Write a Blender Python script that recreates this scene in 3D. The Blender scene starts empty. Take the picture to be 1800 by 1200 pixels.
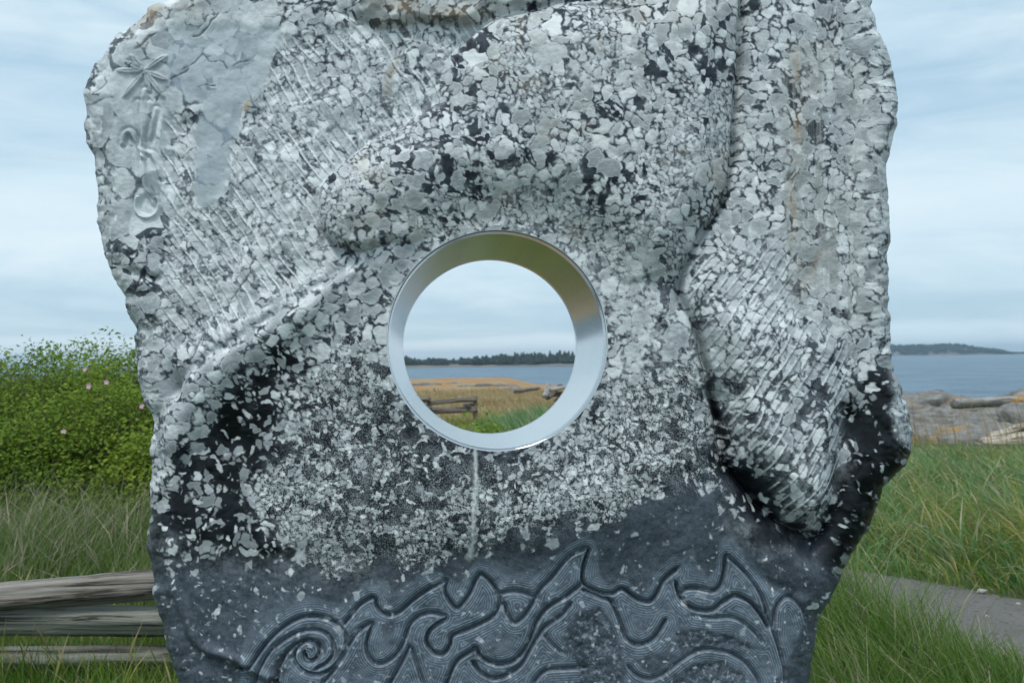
import bpy, math, random
import numpy as np
from mathutils import Matrix, Vector, noise as mnoise

# ------------------------------------------------------------------ camera, sky, sun, exposure
scene = bpy.context.scene
COL = scene.collection
W0, H0, F = 1800.0, 1200.0, 1750.0
PITCH, ROLL = math.radians(0.93), math.radians(0.74)
CAM = np.array([0.0, 0.0, 1.6])
fwd = Vector((0, math.cos(PITCH), math.sin(PITCH)))
right = Vector((1, 0, 0))
up = right.cross(fwd)
rotm = Matrix.Rotation(ROLL, 3, fwd)
right, up = rotm @ right, rotm @ up
cam_d = bpy.data.cameras.new('camera')
cam = bpy.data.objects.new('camera', cam_d)
COL.objects.link(cam)
cam.matrix_world = Matrix(((right.x, up.x, -fwd.x, 0.0), (right.y, up.y, -fwd.y, 0.0), (right.z, up.z, -fwd.z, 1.6), (0, 0, 0, 1)))
cam_d.sensor_width = 36.0
cam_d.lens = F / W0 * 36.0
cam_d.clip_start, cam_d.clip_end = 0.05, 20000
cam_d.dof.use_dof = True
cam_d.dof.focus_distance = 2.52
cam_d.dof.aperture_fstop = 7.0
scene.camera = cam

SUN_EL, SUN_AZ = math.radians(62), math.radians(205)      # azimuth clockwise from +Y: behind the camera, a little to the left
world = bpy.data.worlds.new('World')
scene.world = world
world.use_nodes = True
sun_d = bpy.data.lights.new('sun', 'SUN')
sun_d.energy = 1.5
sun_d.angle = math.radians(14)
sun_d.color = (1.0, 0.97, 0.93)
sun = bpy.data.objects.new('sun', sun_d)
COL.objects.link(sun)
sd = Vector((math.sin(SUN_AZ) * math.cos(SUN_EL), math.cos(SUN_AZ) * math.cos(SUN_EL), math.sin(SUN_EL)))
sun.rotation_euler = sd.to_track_quat('Z', 'Y').to_euler()
scene.view_settings.view_transform = 'Standard'
scene.view_settings.look = 'None'
scene.view_settings.exposure = 0.36
scene.view_settings.gamma = 1.0
scene.view_settings.use_curve_mapping = False
scene.render.engine = 'CYCLES'
scene.cycles.use_denoising = True
scene.cycles.volume_bounces = 0
scene.cycles.max_bounces = 8


def node(nt, kind, ins=None, **props):
    n = nt.nodes.new(kind)
    for k, v in props.items():
        setattr(n, k, v)
    for k, v in (ins or {}).items():
        s = n.inputs[k]
        if isinstance(v, bpy.types.NodeSocket):
            nt.links.new(v, s)
        else:
            s.default_value = v
    return n


def math_n(nt, op, a, b=0.0, clamp=False):
    return node(nt, 'ShaderNodeMath', {0: a, 1: b}, operation=op, use_clamp=clamp).outputs[0]


def mix_c(nt, f, a, b, blend='MIX'):
    n = node(nt, 'ShaderNodeMix', data_type='RGBA', blend_type=blend)
    for s, v in ((n.inputs[0], f), (n.inputs[6], a), (n.inputs[7], b)):
        if isinstance(v, bpy.types.NodeSocket):
            nt.links.new(v, s)
        else:
            s.default_value = v if not isinstance(v, tuple) or len(v) == 4 else v + (1.0,)
    return n.outputs[2]


def smooth_n(nt, x, lo, hi, a=0.0, b=1.0):
    n = node(nt, 'ShaderNodeMapRange', {0: x, 1: lo, 2: hi, 3: a, 4: b}, interpolation_type='SMOOTHSTEP')
    return n.outputs[0]


def noise_n(nt, vec, scale, detail=4.0, rough=0.55, dist=0.0):
    return node(nt, 'ShaderNodeTexNoise', {'Vector': vec, 'Scale': scale, 'Detail': detail, 'Roughness': rough, 'Distortion': dist}).outputs[0]


def mapping_n(nt, vec, scale=(1, 1, 1), loc=(0, 0, 0)):
    return node(nt, 'ShaderNodeMapping', {'Vector': vec, 'Scale': scale, 'Location': loc}).outputs[0]


# sky: blue air with thin layered cloud
wt = world.node_tree
wt.nodes.clear()
w_out = node(wt, 'ShaderNodeOutputWorld')
sky = node(wt, 'ShaderNodeTexSky', sky_type='NISHITA')
sky.sun_disc = False
sky.sun_elevation = SUN_EL
sky.sun_rotation = SUN_AZ
sky.air_density, sky.dust_density, sky.ozone_density = 1.0, 0.6, 2.0
wg = node(wt, 'ShaderNodeTexCoord').outputs['Generated']
wz = node(wt, 'ShaderNodeSeparateXYZ', {0: wg}).outputs[2]
c1 = noise_n(wt, mapping_n(wt, wg, (2.0, 2.0, 6.0), (3.1, 0.4, 1.05)), 1.6, 7.0, 0.55, 0.8)
c2 = noise_n(wt, mapping_n(wt, wg, (2.6, 2.6, 17.0), (0.7, 2.0, 0.3)), 2.0, 7.0, 0.58, 0.8)
wz2 = math_n(wt, 'ADD', wz, math_n(wt, 'MULTIPLY', math_n(wt, 'SUBTRACT', c1, 0.5), math_n(wt, 'ADD', 0.02, math_n(wt, 'MULTIPLY', wz, 0.55))))
ramp = node(wt, 'ShaderNodeValToRGB', {0: wz2})
el = ramp.color_ramp.elements
el[0].position, el[0].color = 0.0, (0.55, 0.55, 0.55, 1)
el[1].position, el[1].color = 1.0, (0.5, 0.5, 0.5, 1)
for p_, v_ in ((0.010, 0.85), (0.020, 0.80), (0.028, 0.22), (0.050, 0.18), (0.075, 0.50), (0.115, 0.92), (0.145, 0.85), (0.185, 0.42), (0.245, 0.20), (0.300, 0.50), (0.360, 0.75), (0.46, 0.45), (0.58, 0.70), (0.75, 0.45)):
    e_ = el.new(p_)
    e_.color = (v_, v_, v_, 1)
cl = math_n(wt, 'ADD', math_n(wt, 'MULTIPLY', ramp.outputs[0], 0.64), math_n(wt, 'MULTIPLY', c2, 0.72), True)
cm = smooth_n(wt, cl, 0.25, 0.95, 0.10, 1.0)
cloud_col = mix_c(wt, smooth_n(wt, c1, 0.3, 0.7), (8.5, 10.7, 12.1), (10.2, 11.9, 12.7))
thin = mix_c(wt, 0.72, sky.outputs[0], (5.7, 8.9, 11.4))
sky_col = mix_c(wt, cm, thin, cloud_col)
bg = node(wt, 'ShaderNodeBackground', {'Color': sky_col, 'Strength': 0.062})
wt.links.new(bg.outputs[0], w_out.inputs[0])

# ------------------------------------------------------------------ helpers
RNG = np.random.default_rng(7)
random.seed(7)
ROT = np.array([[right.x, up.x, -fwd.x], [right.y, up.y, -fwd.y], [right.z, up.z, -fwd.z]])


def px(u, v, y):
    """World point on the vertical plane at distance y that lies on the sight line of photo pixel (u, v)."""
    u, v, y = np.broadcast_arrays(np.asarray(u, float), np.asarray(v, float), np.asarray(y, float))
    d = np.stack([(u - W0 / 2) / F, -(v - H0 / 2) / F, -np.ones_like(u)], -1) @ ROT.T
    return CAM + d * (y / d[..., 1])[..., None]


def sstep(x, lo, hi):
    t = np.clip((x - lo) / (hi - lo), 0, 1)
    return t * t * (3 - 2 * t)


_tabs = {}


def vnoise(x, y, seed=0):
    if seed not in _tabs:
        _tabs[seed] = np.random.default_rng(1000 + seed).random((256, 256), dtype=np.float32)
    T = _tabs[seed]
    xi, yi = np.floor(x).astype(np.int64), np.floor(y).astype(np.int64)
    fx, fy = x - xi, y - yi
    fx = fx * fx * fx * (fx * (fx * 6 - 15) + 10)
    fy = fy * fy * fy * (fy * (fy * 6 - 15) + 10)
    x0, x1, y0, y1 = xi & 255, (xi + 1) & 255, yi & 255, (yi + 1) & 255
    a = T[x0, y0] * (1 - fx) + T[x1, y0] * fx
    b = T[x0, y1] * (1 - fx) + T[x1, y1] * fx
    return a * (1 - fy) + b * fy


def fbm(x, y, seed=0, octaves=4, gain=0.5):
    s, a, n = 0.0, 1.0, 0.0
    for i in range(octaves):
        s = s + a * (vnoise(x * 2 ** i + 17.3 * i, y * 2 ** i + 9.1 * i, seed + i) - 0.5)
        n += a
        a *= gain
    return s / n * 2.0            # about -0.6 .. 0.6


def seg_dist(u, v, pts, closed=False):
    """Unsigned and signed (left-hand side of travel negative) distance to a polyline, plus arc length there."""
    pts = [np.array(p, float) for p in pts]
    if closed:
        pts = pts + [pts[0]]
    best = np.full(u.shape, 1e9)
    sgn = np.ones(u.shape)
    arc = np.zeros(u.shape)
    L = 0.0
    for a, b in zip(pts[:-1], pts[1:]):
        d = b - a
        l2 = d @ d + 1e-9
        t = np.clip(((u - a[0]) * d[0] + (v - a[1]) * d[1]) / l2, 0, 1)
        dx, dy = u - a[0] - t * d[0], v - a[1] - t * d[1]
        dd = np.hypot(dx, dy)
        m = dd < best
        cr = d[0] * (v - a[1]) - d[1] * (u - a[0])
        sgn = np.where(m, np.where(cr < 0, -1.0, 1.0), sgn)
        arc = np.where(m, L + t * math.sqrt(l2), arc)
        best = np.where(m, dd, best)
        L += math.sqrt(l2)
    return best, best * sgn, arc


def poly_sd(u, v, poly):
    """Signed distance to a closed polygon, positive inside."""
    d, _, _ = seg_dist(u, v, poly, True)
    inside = np.zeros(u.shape, bool)
    n = len(poly)
    for i in range(n):
        (x0, y0), (x1, y1) = poly[i], poly[(i + 1) % n]
        c = (y0 > v) != (y1 > v)
        xi = (x1 - x0) * (v - y0) / ((y1 - y0) if y1 != y0 else 1e-9) + x0
        inside ^= c & (u < xi)
    return np.where(inside, d, -d)


def catmull(pts, n=6):
    P = [np.array(p, float) for p in pts]
    P = [2 * P[0] - P[1]] + P + [2 * P[-1] - P[-2]]
    out = []
    for i in range(1, len(P) - 2):
        p0, p1, p2, p3 = P[i - 1:i + 3]
        for k in range(n):
            t = k / n
            out.append(0.5 * (2 * p1 + (p2 - p0) * t + (2 * p0 - 5 * p1 + 4 * p2 - p3) * t * t + (3 * p1 - p0 - 3 * p2 + p3) * t ** 3))
    out.append(P[-2])
    return out


def mesh_np(name, verts, quads=None, tris=None, mat=None, parent=None, attrs=None, smooth=True):
    me = bpy.data.meshes.new(name)
    verts = np.asarray(verts, np.float32)
    quads = np.zeros((0, 4), np.int32) if quads is None else np.asarray(quads, np.int32)
    tris = np.zeros((0, 3), np.int32) if tris is None else np.asarray(tris, np.int32)
    me.vertices.add(len(verts))
    me.vertices.foreach_set('co', verts.ravel())
    nl = quads.size + tris.size
    me.loops.add(nl)
    me.loops.foreach_set('vertex_index', np.concatenate([quads.ravel(), tris.ravel()]).astype(np.int32))
    np_ = len(quads) + len(tris)
    me.polygons.add(np_)
    ls = np.concatenate([np.arange(len(quads)) * 4, quads.size + np.arange(len(tris)) * 3]).astype(np.int32)
    me.polygons.foreach_set('loop_start', ls)
    me.polygons.foreach_set('use_smooth', np.full(np_, smooth))
    for k, a in (attrs or {}).items():
        me.attributes.new(k, 'FLOAT', 'POINT').data.foreach_set('value', np.asarray(a, np.float32).ravel())
    me.update(calc_edges=True)
    me.validate()
    if mat:
        me.materials.append(mat)
    o = bpy.data.objects.new(name, me)
    COL.objects.link(o)
    o.parent = parent
    return o


def tag(o, label=None, cat=None, group=None, kind=None):
    for k, v in (('label', label), ('category', cat), ('group', group), ('kind', kind)):
        if v:
            o[k] = v
    return o


def empty(name, loc, rz=0.0):
    o = bpy.data.objects.new(name, None)
    COL.objects.link(o)
    o.location = loc
    o.rotation_euler = (0, 0, rz)
    o.empty_display_size = 0.1
    return o


def new_mat(name):
    m = bpy.data.materials.new(name)
    m.use_nodes = True
    nt = m.node_tree
    b = nt.nodes['Principled BSDF']
    return m, nt, b


def setp(nt, b, **kw):
    for k, v in kw.items():
        s = b.inputs[k.replace('_', ' ')]
        if isinstance(v, bpy.types.NodeSocket):
            nt.links.new(v, s)
        else:
            s.default_value = v + (1.0,) if isinstance(v, tuple) and len(v) == 3 and s.type == 'RGBA' else v


def attr(nt, name):
    return node(nt, 'ShaderNodeAttribute', attribute_name=name).outputs['Fac']


def bump_n(nt, h, strength, dist):
    return node(nt, 'ShaderNodeBump', {'Height': h, 'Strength': strength, 'Distance': dist}).outputs[0]


# ------------------------------------------------------------------ terrain
SEA = -6.4


def terrain(x, y):
    x, y = np.asarray(x, float), np.asarray(y, float)
    z = (0.03 + 0.07 * sstep(y, 8, 12)) * fbm(x / 6, y / 6, 40, 3)
    z = z * sstep(np.hypot(x, y - 2.8), 1.5, 6)
    z = z + 0.55 * sstep(-x, 2.6, 8.0) * sstep(y, 6.5, 12) * sstep(40 - y, 0, 15)          # bank under the roses
    z = z + 0.35 * np.exp(-(((x - 2.0) / 1.1) ** 2 + ((y - 5.2) / 0.9) ** 2)) * 0.15        # hump beside the path
    z = z + 0.36 * np.exp(-(((x - 0.75) / 1.1) ** 2 + ((y - 16.0) / 2.6) ** 2))               # mound seen through the hole
    z = z + 0.9 * sstep(y, 44, 56) * (0.55 + 0.45 * fbm(x / 9, y / 30, 41, 3)) * sstep(1.8 - x, 0, 2.6)
    z = z - 0.75 * sstep(y, 16.5, 24) * sstep(x, 3.0, 8.0)
    z = z - 7.8 * sstep(y + 5 * fbm(x / 14, y / 14, 45, 2) + 22 * sstep(x, 1.2, 7.0), 60, 84)
    return z


def grid_sheet(name, x0, x1, y0, y1, nx, ny, zf, mat, parent=None):
    X, Y = np.meshgrid(np.linspace(x0, x1, nx), np.linspace(y0, y1, ny))
    V = np.stack([X, Y, zf(X, Y)], -1).reshape(-1, 3)
    i = np.arange(nx * ny).reshape(ny, nx)
    Q = np.stack([i[:-1, :-1], i[:-1, 1:], i[1:, 1:], i[1:, :-1]], -1).reshape(-1, 4)
    return mesh_np(name, V, Q, None, mat, parent)


m, nt, b = new_mat('ground_soil')
gp = node(nt, 'ShaderNodeNewGeometry').outputs['Position']
sx = node(nt, 'ShaderNodeSeparateXYZ', {0: gp})
n1 = noise_n(nt, gp, 0.7, 6)
n2 = noise_n(nt, gp, 9.0, 5)
green = mix_c(nt, n2, (0.022, 0.035, 0.008), (0.06, 0.08, 0.02))
gold = mix_c(nt, n2, (0.23, 0.165, 0.08), (0.40, 0.31, 0.17))
xo = math_n(nt, 'ABSOLUTE', math_n(nt, 'ADD', sx.outputs[0], 1.0))
far = math_n(nt, 'MULTIPLY', smooth_n(nt, math_n(nt, 'ADD', sx.outputs[1], math_n(nt, 'MULTIPLY', n1, 6.0)), 25.0, 31.0), smooth_n(nt, xo, 6.0, 9.5, 1.0, 0.0))
rust = mix_c(nt, smooth_n(nt, n1, 0.42, 0.6), gold, (0.36, 0.17, 0.06))
gold2 = mix_c(nt, smooth_n(nt, sx.outputs[1], 44.0, 52.0), gold, rust)
setp(nt, b, Base_Color=mix_c(nt, far, green, gold2), Roughness=0.95, Normal=bump_n(nt, n2, 0.6, 0.05))
M_ground = m
tag(grid_sheet('ground', -70, 70, -6, 92, 240, 220, terrain, M_ground), 'grassy coastal ground running down to the sea', 'ground', kind='structure')

# sea
m, nt, b = new_mat('sea_water')
gp = node(nt, 'ShaderNodeNewGeometry').outputs['Position']
w1 = noise_n(nt, mapping_n(nt, gp, (0.35, 0.9, 1)), 0.35, 6, 0.62)
w2 = noise_n(nt, mapping_n(nt, gp, (0.05, 0.035, 1)), 1.0, 9, 0.78)
setp(nt, b, Base_Color=mix_c(nt, smooth_n(nt, w2, 0.32, 0.68), (0.030, 0.085, 0.15), (0.105, 0.19, 0.26)), Roughness=0.32, IOR=1.33,
     Normal=bump_n(nt, w1, 1.0, 1.4))
b.inputs['Specular IOR Level'].default_value = 0.34
xs = np.array([-5200.0, 5200.0])
sea = mesh_np('sea', [(-5200, 40, SEA), (5200, 40, SEA), (5200, 6500, SEA), (-5200, 6500, SEA)], [(0, 1, 2, 3)], None, m)
tag(sea, 'rippled blue sea reaching to the horizon', 'sea', kind='structure')

# gravel path
m, nt, b = new_mat('path_gravel')
gp = node(nt, 'ShaderNodeNewGeometry').outputs['Position']
g1 = noise_n(nt, gp, 3.0, 5)
vor = node(nt, 'ShaderNodeTexVoronoi', {'Vector': gp, 'Scale': 70.0})
g2 = vor.outputs['Color']
peb = math_n(nt, 'MULTIPLY', node(nt, 'ShaderNodeSeparateColor', {0: g2}).outputs[0], 1.0)
pc = mix_c(nt, g1, (0.085, 0.080, 0.075), (0.16, 0.152, 0.142))
pc = mix_c(nt, math_n(nt, 'MULTIPLY', peb, 0.45), pc, (0.20, 0.19, 0.18))
pc = mix_c(nt, smooth_n(nt, noise_n(nt, gp, 24.0, 3), 0.56, 0.7), pc, (0.07, 0.065, 0.05))
setp(nt, b, Base_Color=pc, Roughness=0.95, Normal=bump_n(nt, vor.outputs['Distance'], 0.8, 0.01))
cl_path = catmull([(-3.5, 10.2), (-0.8, 9.6), (0.8, 8.15), (2.2, 6.62), (2.98, 5.55), (4.1, 3.9), (6.0, 1.0), (7.5, -3)], 14)
P = np.array(cl_path)
T = np.gradient(P, axis=0)
T /= np.linalg.norm(T, axis=1)[:, None]
Nn = np.stack([-T[:, 1], T[:, 0]], 1)
offs = np.linspace(-0.70, 0.70, 15)
jit = 0.10 * fbm(np.arange(len(P)) / 4.0, np.zeros(len(P)), 60, 3)
V = P[:, None, :] + Nn[:, None, :] * (offs[None, :, None] * (1 + jit[:, None, None]))
Z = terrain(V[..., 0], V[..., 1]) + 0.012 - 0.014 * (np.abs(offs) / 0.70)[None, :] ** 6
V = np.concatenate([V, Z[..., None]], -1)
i = np.arange(len(P) * 15).reshape(len(P), 15)
Q = np.stack([i[:-1, :-1], i[1:, :-1], i[1:, 1:], i[:-1, 1:]], -1).reshape(-1, 4)[:, ::-1]
path = mesh_np('path', V.reshape(-1, 3), Q, None, m)
tag(path, 'grey gravel footpath curving through the grass', 'path', kind='structure')
PATH_P = P


def path_dist(x, y):
    d = np.full(np.shape(x), 1e9)
    for p in PATH_P[::2]:
        d = np.minimum(d, np.hypot(x - p[0], y - p[1]))
    return d


# far shores
def far_land(name, label, x0, x1, yc, prof, depth, mat):
    nx, ny = 120, 14
    X = np.linspace(x0, x1, nx)
    t = np.linspace(-1, 1, ny)
    XX, TT = np.meshgrid(X, t)
    hh = np.maximum(prof(XX), 0.0) * (1 - TT ** 2) ** 0.6 - 0.4
    yy = yc(XX) + (TT + 1) * depth
    V = np.stack([XX, yy, SEA + hh], -1).reshape(-1, 3)
    i = np.arange(nx * ny).reshape(ny, nx)
    Q = np.stack([i[:-1, :-1], i[:-1, 1:], i[1:, 1:], i[1:, :-1]], -1).reshape(-1, 4)
    return tag(mesh_np(name, V, Q, None, mat), label, 'shore', kind='structure')


m, nt, b = new_mat('shore_rock_far')
gp = node(nt, 'ShaderNodeNewGeometry').outputs['Position']
setp(nt, b, Base_Color=mix_c(nt, noise_n(nt, gp, 0.08, 4), (0.10, 0.10, 0.09), (0.23, 0.21, 0.18)), Roughness=0.95)
M_farrock = m
m, nt, b = new_mat('far_foliage')
tint = attr(nt, 'tint')
setp(nt, b, Base_Color=mix_c(nt, tint, (0.012, 0.030, 0.022), (0.036, 0.066, 0.042)), Roughness=0.9)
M_farleaf = m


def crowns(n, xf, yf, zf, hf, wf, seed):
    """Ragged conifer-like crowns: stacked jittered rings of small drooping faces."""
    r = np.random.default_rng(seed)
    V, Fq, tint = [], [], []
    base = 0
    for k in range(n):
        x = xf(r)
        y, z = yf(x, r), 0
        z = zf(x, y)
        h, w = hf(x, r), wf(x, r)
        tn = r.random()
        lev = 7
        for L in range(lev):
            f0 = L / lev
            rad = w * (1 - f0) ** 0.8 * (0.75 + 0.5 * r.random()) * (0.8 if L == 0 else 1)
            zz = z + h * (0.12 + 0.86 * f0)
            for s in range(7):
                a = s / 7 * 2 * math.pi + r.random() * 0.9
                rr = rad * (0.55 + 0.6 * r.random())
                dx, dy = math.cos(a), math.sin(a)
                hw = 0.5 * rad + 0.1
                V += [(x - dy * hw * .3, y + dx * hw * .3, zz + h * 0.17), (x + dx * rr - dy * hw, y + dy * rr + dx * hw, zz - h * .02 * r.random()),
                      (x + dx * rr * 1.1, y + dy * rr * 1.1, zz - h * .06), (x + dx * rr + dy * hw, y + dy * rr - dx * hw, zz + h * .05 * r.random())]
                Fq.append((base, base + 1, base + 2, base + 3))
                tint += [np.clip(tn * 0.7 + 0.3 * r.random(), 0, 1)] * 4
                base += 4
    return np.array(V), np.array(Fq), np.array(tint)


prof_a = lambda x: 4.0 + 2.0 * fbm(x / 60, x * 0, 70, 3) - 3.6 * sstep(np.abs(x + 40), 230, 330)
yc_a = lambda x: 860 + 0.35 * (60 - x) * 0.0 + 40 * fbm(x / 90, x * 0 + 3, 71, 2) - 0.25 * x
far_land('far_shore', 'low rocky shore below the far dark trees', -370, 300, yc_a, prof_a, 40, M_farrock)


def tree_h(x, r):
    big = 1.0 + 0.25 * math.sin(x * 0.045 + 1.2) + (0.38 if x > 32 else 0)
    return (5.5 + 3.6 * r.random() ** 3) * big


V, Fq, tn = crowns(1500, lambda r: r.uniform(-350, 270), lambda x, r: float(yc_a(np.array(x))) + r.uniform(12, 60),
                   lambda x, y: SEA + 2.2, tree_h, lambda x, r: r.uniform(3.0, 5.5), 5)
tag(mesh_np('far_woodland', V, Fq, None, M_farleaf, None, {'tint': tn}), 'dark evergreen woodland across the water, seen through the ring', 'woodland', kind='stuff')

prof_b = lambda x: (24 * sstep(x, 250, 900) * (1 - 0.93 * sstep(x, 1080, 1330)) + 6 * fbm(x / 130, x * 0, 75, 4)) * (1 - sstep(x, 1330, 1420))
yc_b = lambda x: 2480 + 0.15 * np.abs(x - 1000) + 60 * fbm(x / 200, x * 0, 76, 2)
far_land('far_headland', 'blue hazy headland on the horizon', 240, 1420, yc_b, prof_b, 140, M_farleaf and M_farrock)
V, Fq, tn = crowns(1500, lambda r: r.uniform(280, 1390), lambda x, r: float(yc_b(np.array(x))) + r.uniform(8, 150),
                   lambda x, y: SEA + float(np.maximum(prof_b(np.array(x)), 0.0)) * (1 - ((y - float(yc_b(np.array(x)))) / 140 - 1) ** 2) ** 0.6 - 1.0,
                   lambda x, r: r.uniform(5, 11) * (1 if x < 1250 else 0.5), lambda x, r: r.uniform(6, 10) * (1 if x < 1250 else 0.6), 6)
tag(mesh_np('far_headland_woodland', V, Fq, None, M_farleaf, None, {'tint': tn * 0.6}), 'forest mass covering the distant headland', 'woodland', kind='stuff')

# ------------------------------------------------------------------ carved boulder
LEFT = [(-210, 760), (-160, 560), (-110, 430), (-60, 350), (-20, 312), (0, 300), (15, 262), (44, 236), (52, 226), (62, 204), (75, 195), (98, 179), (110, 165),
        (140, 155), (165, 148), (200, 150), (260, 152), (275, 160), (310, 168), (340, 171), (362, 168), (400, 175), (440, 185), (470, 192),
        (490, 200), (520, 221), (540, 222), (560, 230), (580, 240), (597, 233), (615, 235), (640, 240), (670, 245), (700, 255), (730, 268),
        (745, 272), (760, 268), (790, 264), (840, 265), (890, 266), (960, 260), (990, 264), (1010, 268), (1040, 270), (1070, 280), (1110, 287),
        (1150, 297), (1200, 315), (1300, 345), (1450, 372), (1600, 396), (1790, 400)]
RIGHT = [(-210, 1060), (-160, 1300), (-110, 1430), (-60, 1500), (-20, 1532), (0, 1535), (10, 1531), (30, 1540), (60, 1546), (80, 1558), (120, 1570),
         (150, 1577), (200, 1578), (230, 1573), (255, 1568), (290, 1560), (330, 1557), (380, 1563), (400, 1565), (480, 1564), (510, 1563),
         (540, 1562), (570, 1568), (620, 1570), (660, 1575), (680, 1588), (700, 1590), (730, 1600), (760, 1606), (790, 1600), (815, 1590),
         (835, 1570), (855, 1550), (880, 1545), (905, 1537), (930, 1525), (950, 1512), (970, 1500), (990, 1485), (1010, 1478), (1040, 1465),
         (1060, 1455), (1085, 1440), (1110, 1436), (1150, 1430), (1200, 1422), (1300, 1408), (1450, 1390), (1600, 1378), (1790, 1380)]
STEP = 1.8
rows = np.concatenate([np.arange(-208, -12, 7.0), np.arange(-12, 1212, STEP), np.arange(1214, 1790, 8.0)])
NR, NF, NS, NB = len(rows), 790, 44, 110
uL = np.interp(rows, *zip(*LEFT)) + 1.2 * fbm(rows / 22, rows * 0, 80, 2)
uR = np.interp(rows, *zip(*RIGHT)) + 1.2 * fbm(rows / 22, rows * 0 + 50, 80, 2)
DF, DB = 2.50, 3.16
s = np.linspace(0, 1, NF)
U = uL[:, None] + (uR - uL)[:, None] * s[None, :]
Vv = np.repeat(rows[:, None], NF, 1)
e = np.minimum(U - uL[:, None], uR[:, None] - U)
RW = 62.0
q = np.clip(1 - e / RW, 0, 1)
Yd = DF + 0.11 * (1 - np.sqrt(np.maximum(1 - q ** 2, 0)))
front = px(U, Vv, Yd)
ts = np.linspace(0, 1, NS + 1)[1:]
PR, PL = front[:, -1], front[:, 0]
yE = DF + 0.11
side_y = yE + (DB - yE - 0.03) * ts
inset = 0.02 * ts + 0.06 * ts ** 4
ker = np.exp(-np.linspace(-2, 2, 61) ** 2)
smo = lambda a: np.convolve(np.pad(a, 30, mode='edge'), ker / ker.sum(), 'valid')
PRs, PLs = np.minimum(smo(PR[:, 0]), PR[:, 0]) - 0.004, np.maximum(smo(PL[:, 0]), PL[:, 0]) + 0.004
bl = sstep(ts, 0, 0.5)[None]
SR = np.stack([PR[:, None, 0] * (1 - bl) + PRs[:, None] * bl - inset, np.repeat(side_y[None], NR, 0), np.repeat(PR[:, None, 2], NS, 1)], -1)
SL = np.stack([PL[:, None, 0] * (1 - bl) + PLs[:, None] * bl + inset, np.repeat(side_y[None], NR, 0), np.repeat(PL[:, None, 2], NS, 1)], -1)
tb = np.linspace(0, 1, NB + 2)[1:-1]
bk = SR[:, -1][:, None] * (1 - tb)[None, :, None] + SL[:, -1][:, None] * tb[None, :, None]
bk[..., 1] += 0.03 * np.sqrt(np.clip(np.minimum(tb, 1 - tb) / 0.08, 0, 1))[None]
base = np.concatenate([front, SR, bk, SL[:, ::-1]], 1)
NC = base.shape[1]
# flattened coordinates for pattern and relief: A runs round the loop, UE is the column of the front it belongs to
A = np.concatenate([U, uR[:, None] + (side_y - yE) * 700, 3000 + np.repeat(tb[None] * 1300, NR, 0), (uL[:, None] - (side_y - yE) * 700)[:, ::-1]], 1)
UE = np.concatenate([U, np.repeat(uR[:, None], NS, 1), uR[:, None] * (1 - tb) + uL[:, None] * tb, np.repeat(uL[:, None], NS, 1)], 1)
VE = np.repeat(rows[:, None], NC, 1)
EE = np.concatenate([e, np.zeros((NR, NC - NF))], 1)
isfront = np.zeros((NR, NC))
isfront[:, :NF] = 1
A, UE, VE, EE = (a.astype(np.float32) for a in (A, UE, VE, EE))

wu = 9 * fbm(A / 45, VE / 45, 81, 3)
wv = 9 * fbm(A / 45, VE / 45, 84, 3)
UW, VW = UE + 1.6 * wu, VE + 1.6 * wv             # region borders wander


def region(poly, soft=16, warp=1.0):
    return sstep(poly_sd(UE + (UW - UE) * warp, VE + (VW - VE) * warp, poly), -soft, soft)


def c4(L):
    return [(140 + x / 3.333, 60 + y / 3.333) for x, y in L]


def w1(L):
    return [(420 + x / 3.75, 940 + y / 3.75) for x, y in L]


def w2(L):
    return [(820 + x / 3.75, 930 + y / 3.75) for x, y in L]


def w3(L):
    return [(1160 + x / 3.158, 820 + y / 3.158) for x, y in L]


P_tongue = c4([(560, -60), (1160, -40), (1090, 260), (950, 430), (900, 600), (860, 700), (840, 900), (780, 1010), (680, 1010), (670, 700), (710, 400), (560, 300), (500, 150)])
P_flat = [(190, 90), (240, 60), (300, 20), (420, -20), (490, 50), (440, 150), (300, 190), (285, 300), (285, 400), (200, 420), (172, 300), (155, 180)]
P_lobe = [(850, 42), (960, 10), (1310, -30), (1300, 150), (1285, 330), (1240, 400), (1205, 470), (1100, 500), (1040, 440), (960, 400), (880, 392), (800, 400),
          (720, 430), (690, 425), (640, 444), (603, 436), (574, 418), (560, 380), (562, 330), (600, 290), (650, 250), (720, 215), (765, 180), (780, 110)]
P_chL = [(480, 70), (640, 45), (850, 45), (790, 110), (770, 190), (650, 250), (555, 330), (565, 420), (640, 452), (560, 510), (470, 560), (340, 640), (285, 600),
         (275, 480), (290, 380), (285, 260), (290, 185), (345, 215), (345, 360), (395, 370), (400, 250), (440, 200)]
P_diag = [(720, 440), (735, 470), (690, 560), (680, 650), (600, 580), (520, 600), (430, 670), (360, 790), (275, 830), (268, 760), (300, 690), (350, 640), (480, 565), (570, 510), (650, 452)]
P_black = [(470, 620), (525, 610), (520, 700), (455, 830), (440, 890), (480, 930), (530, 985), (440, 1005), (330, 975), (285, 960), (265, 1000), (262, 900), (330, 800), (400, 700)]
P_slate = [(150, 1010), (290, 985), (420, 1000), (560, 1010), (640, 1015), (720, 1000), (830, 965), (930, 965), (1000, 925), (1120, 895), (1235, 835), (1262, 860), (1290, 950),
           (1420, 985), (1500, 1010), (1500, 1900), (100, 1900)]
P_speck = [(525, 640), (600, 600), (680, 650), (700, 720), (760, 790), (880, 810), (1000, 780), (1060, 690), (1235, 620), (1250, 700), (1268, 850), (1120, 895), (1000, 930), (830, 975),
           (650, 1020), (560, 1000), (450, 910), (450, 840), (515, 740)]
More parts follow.
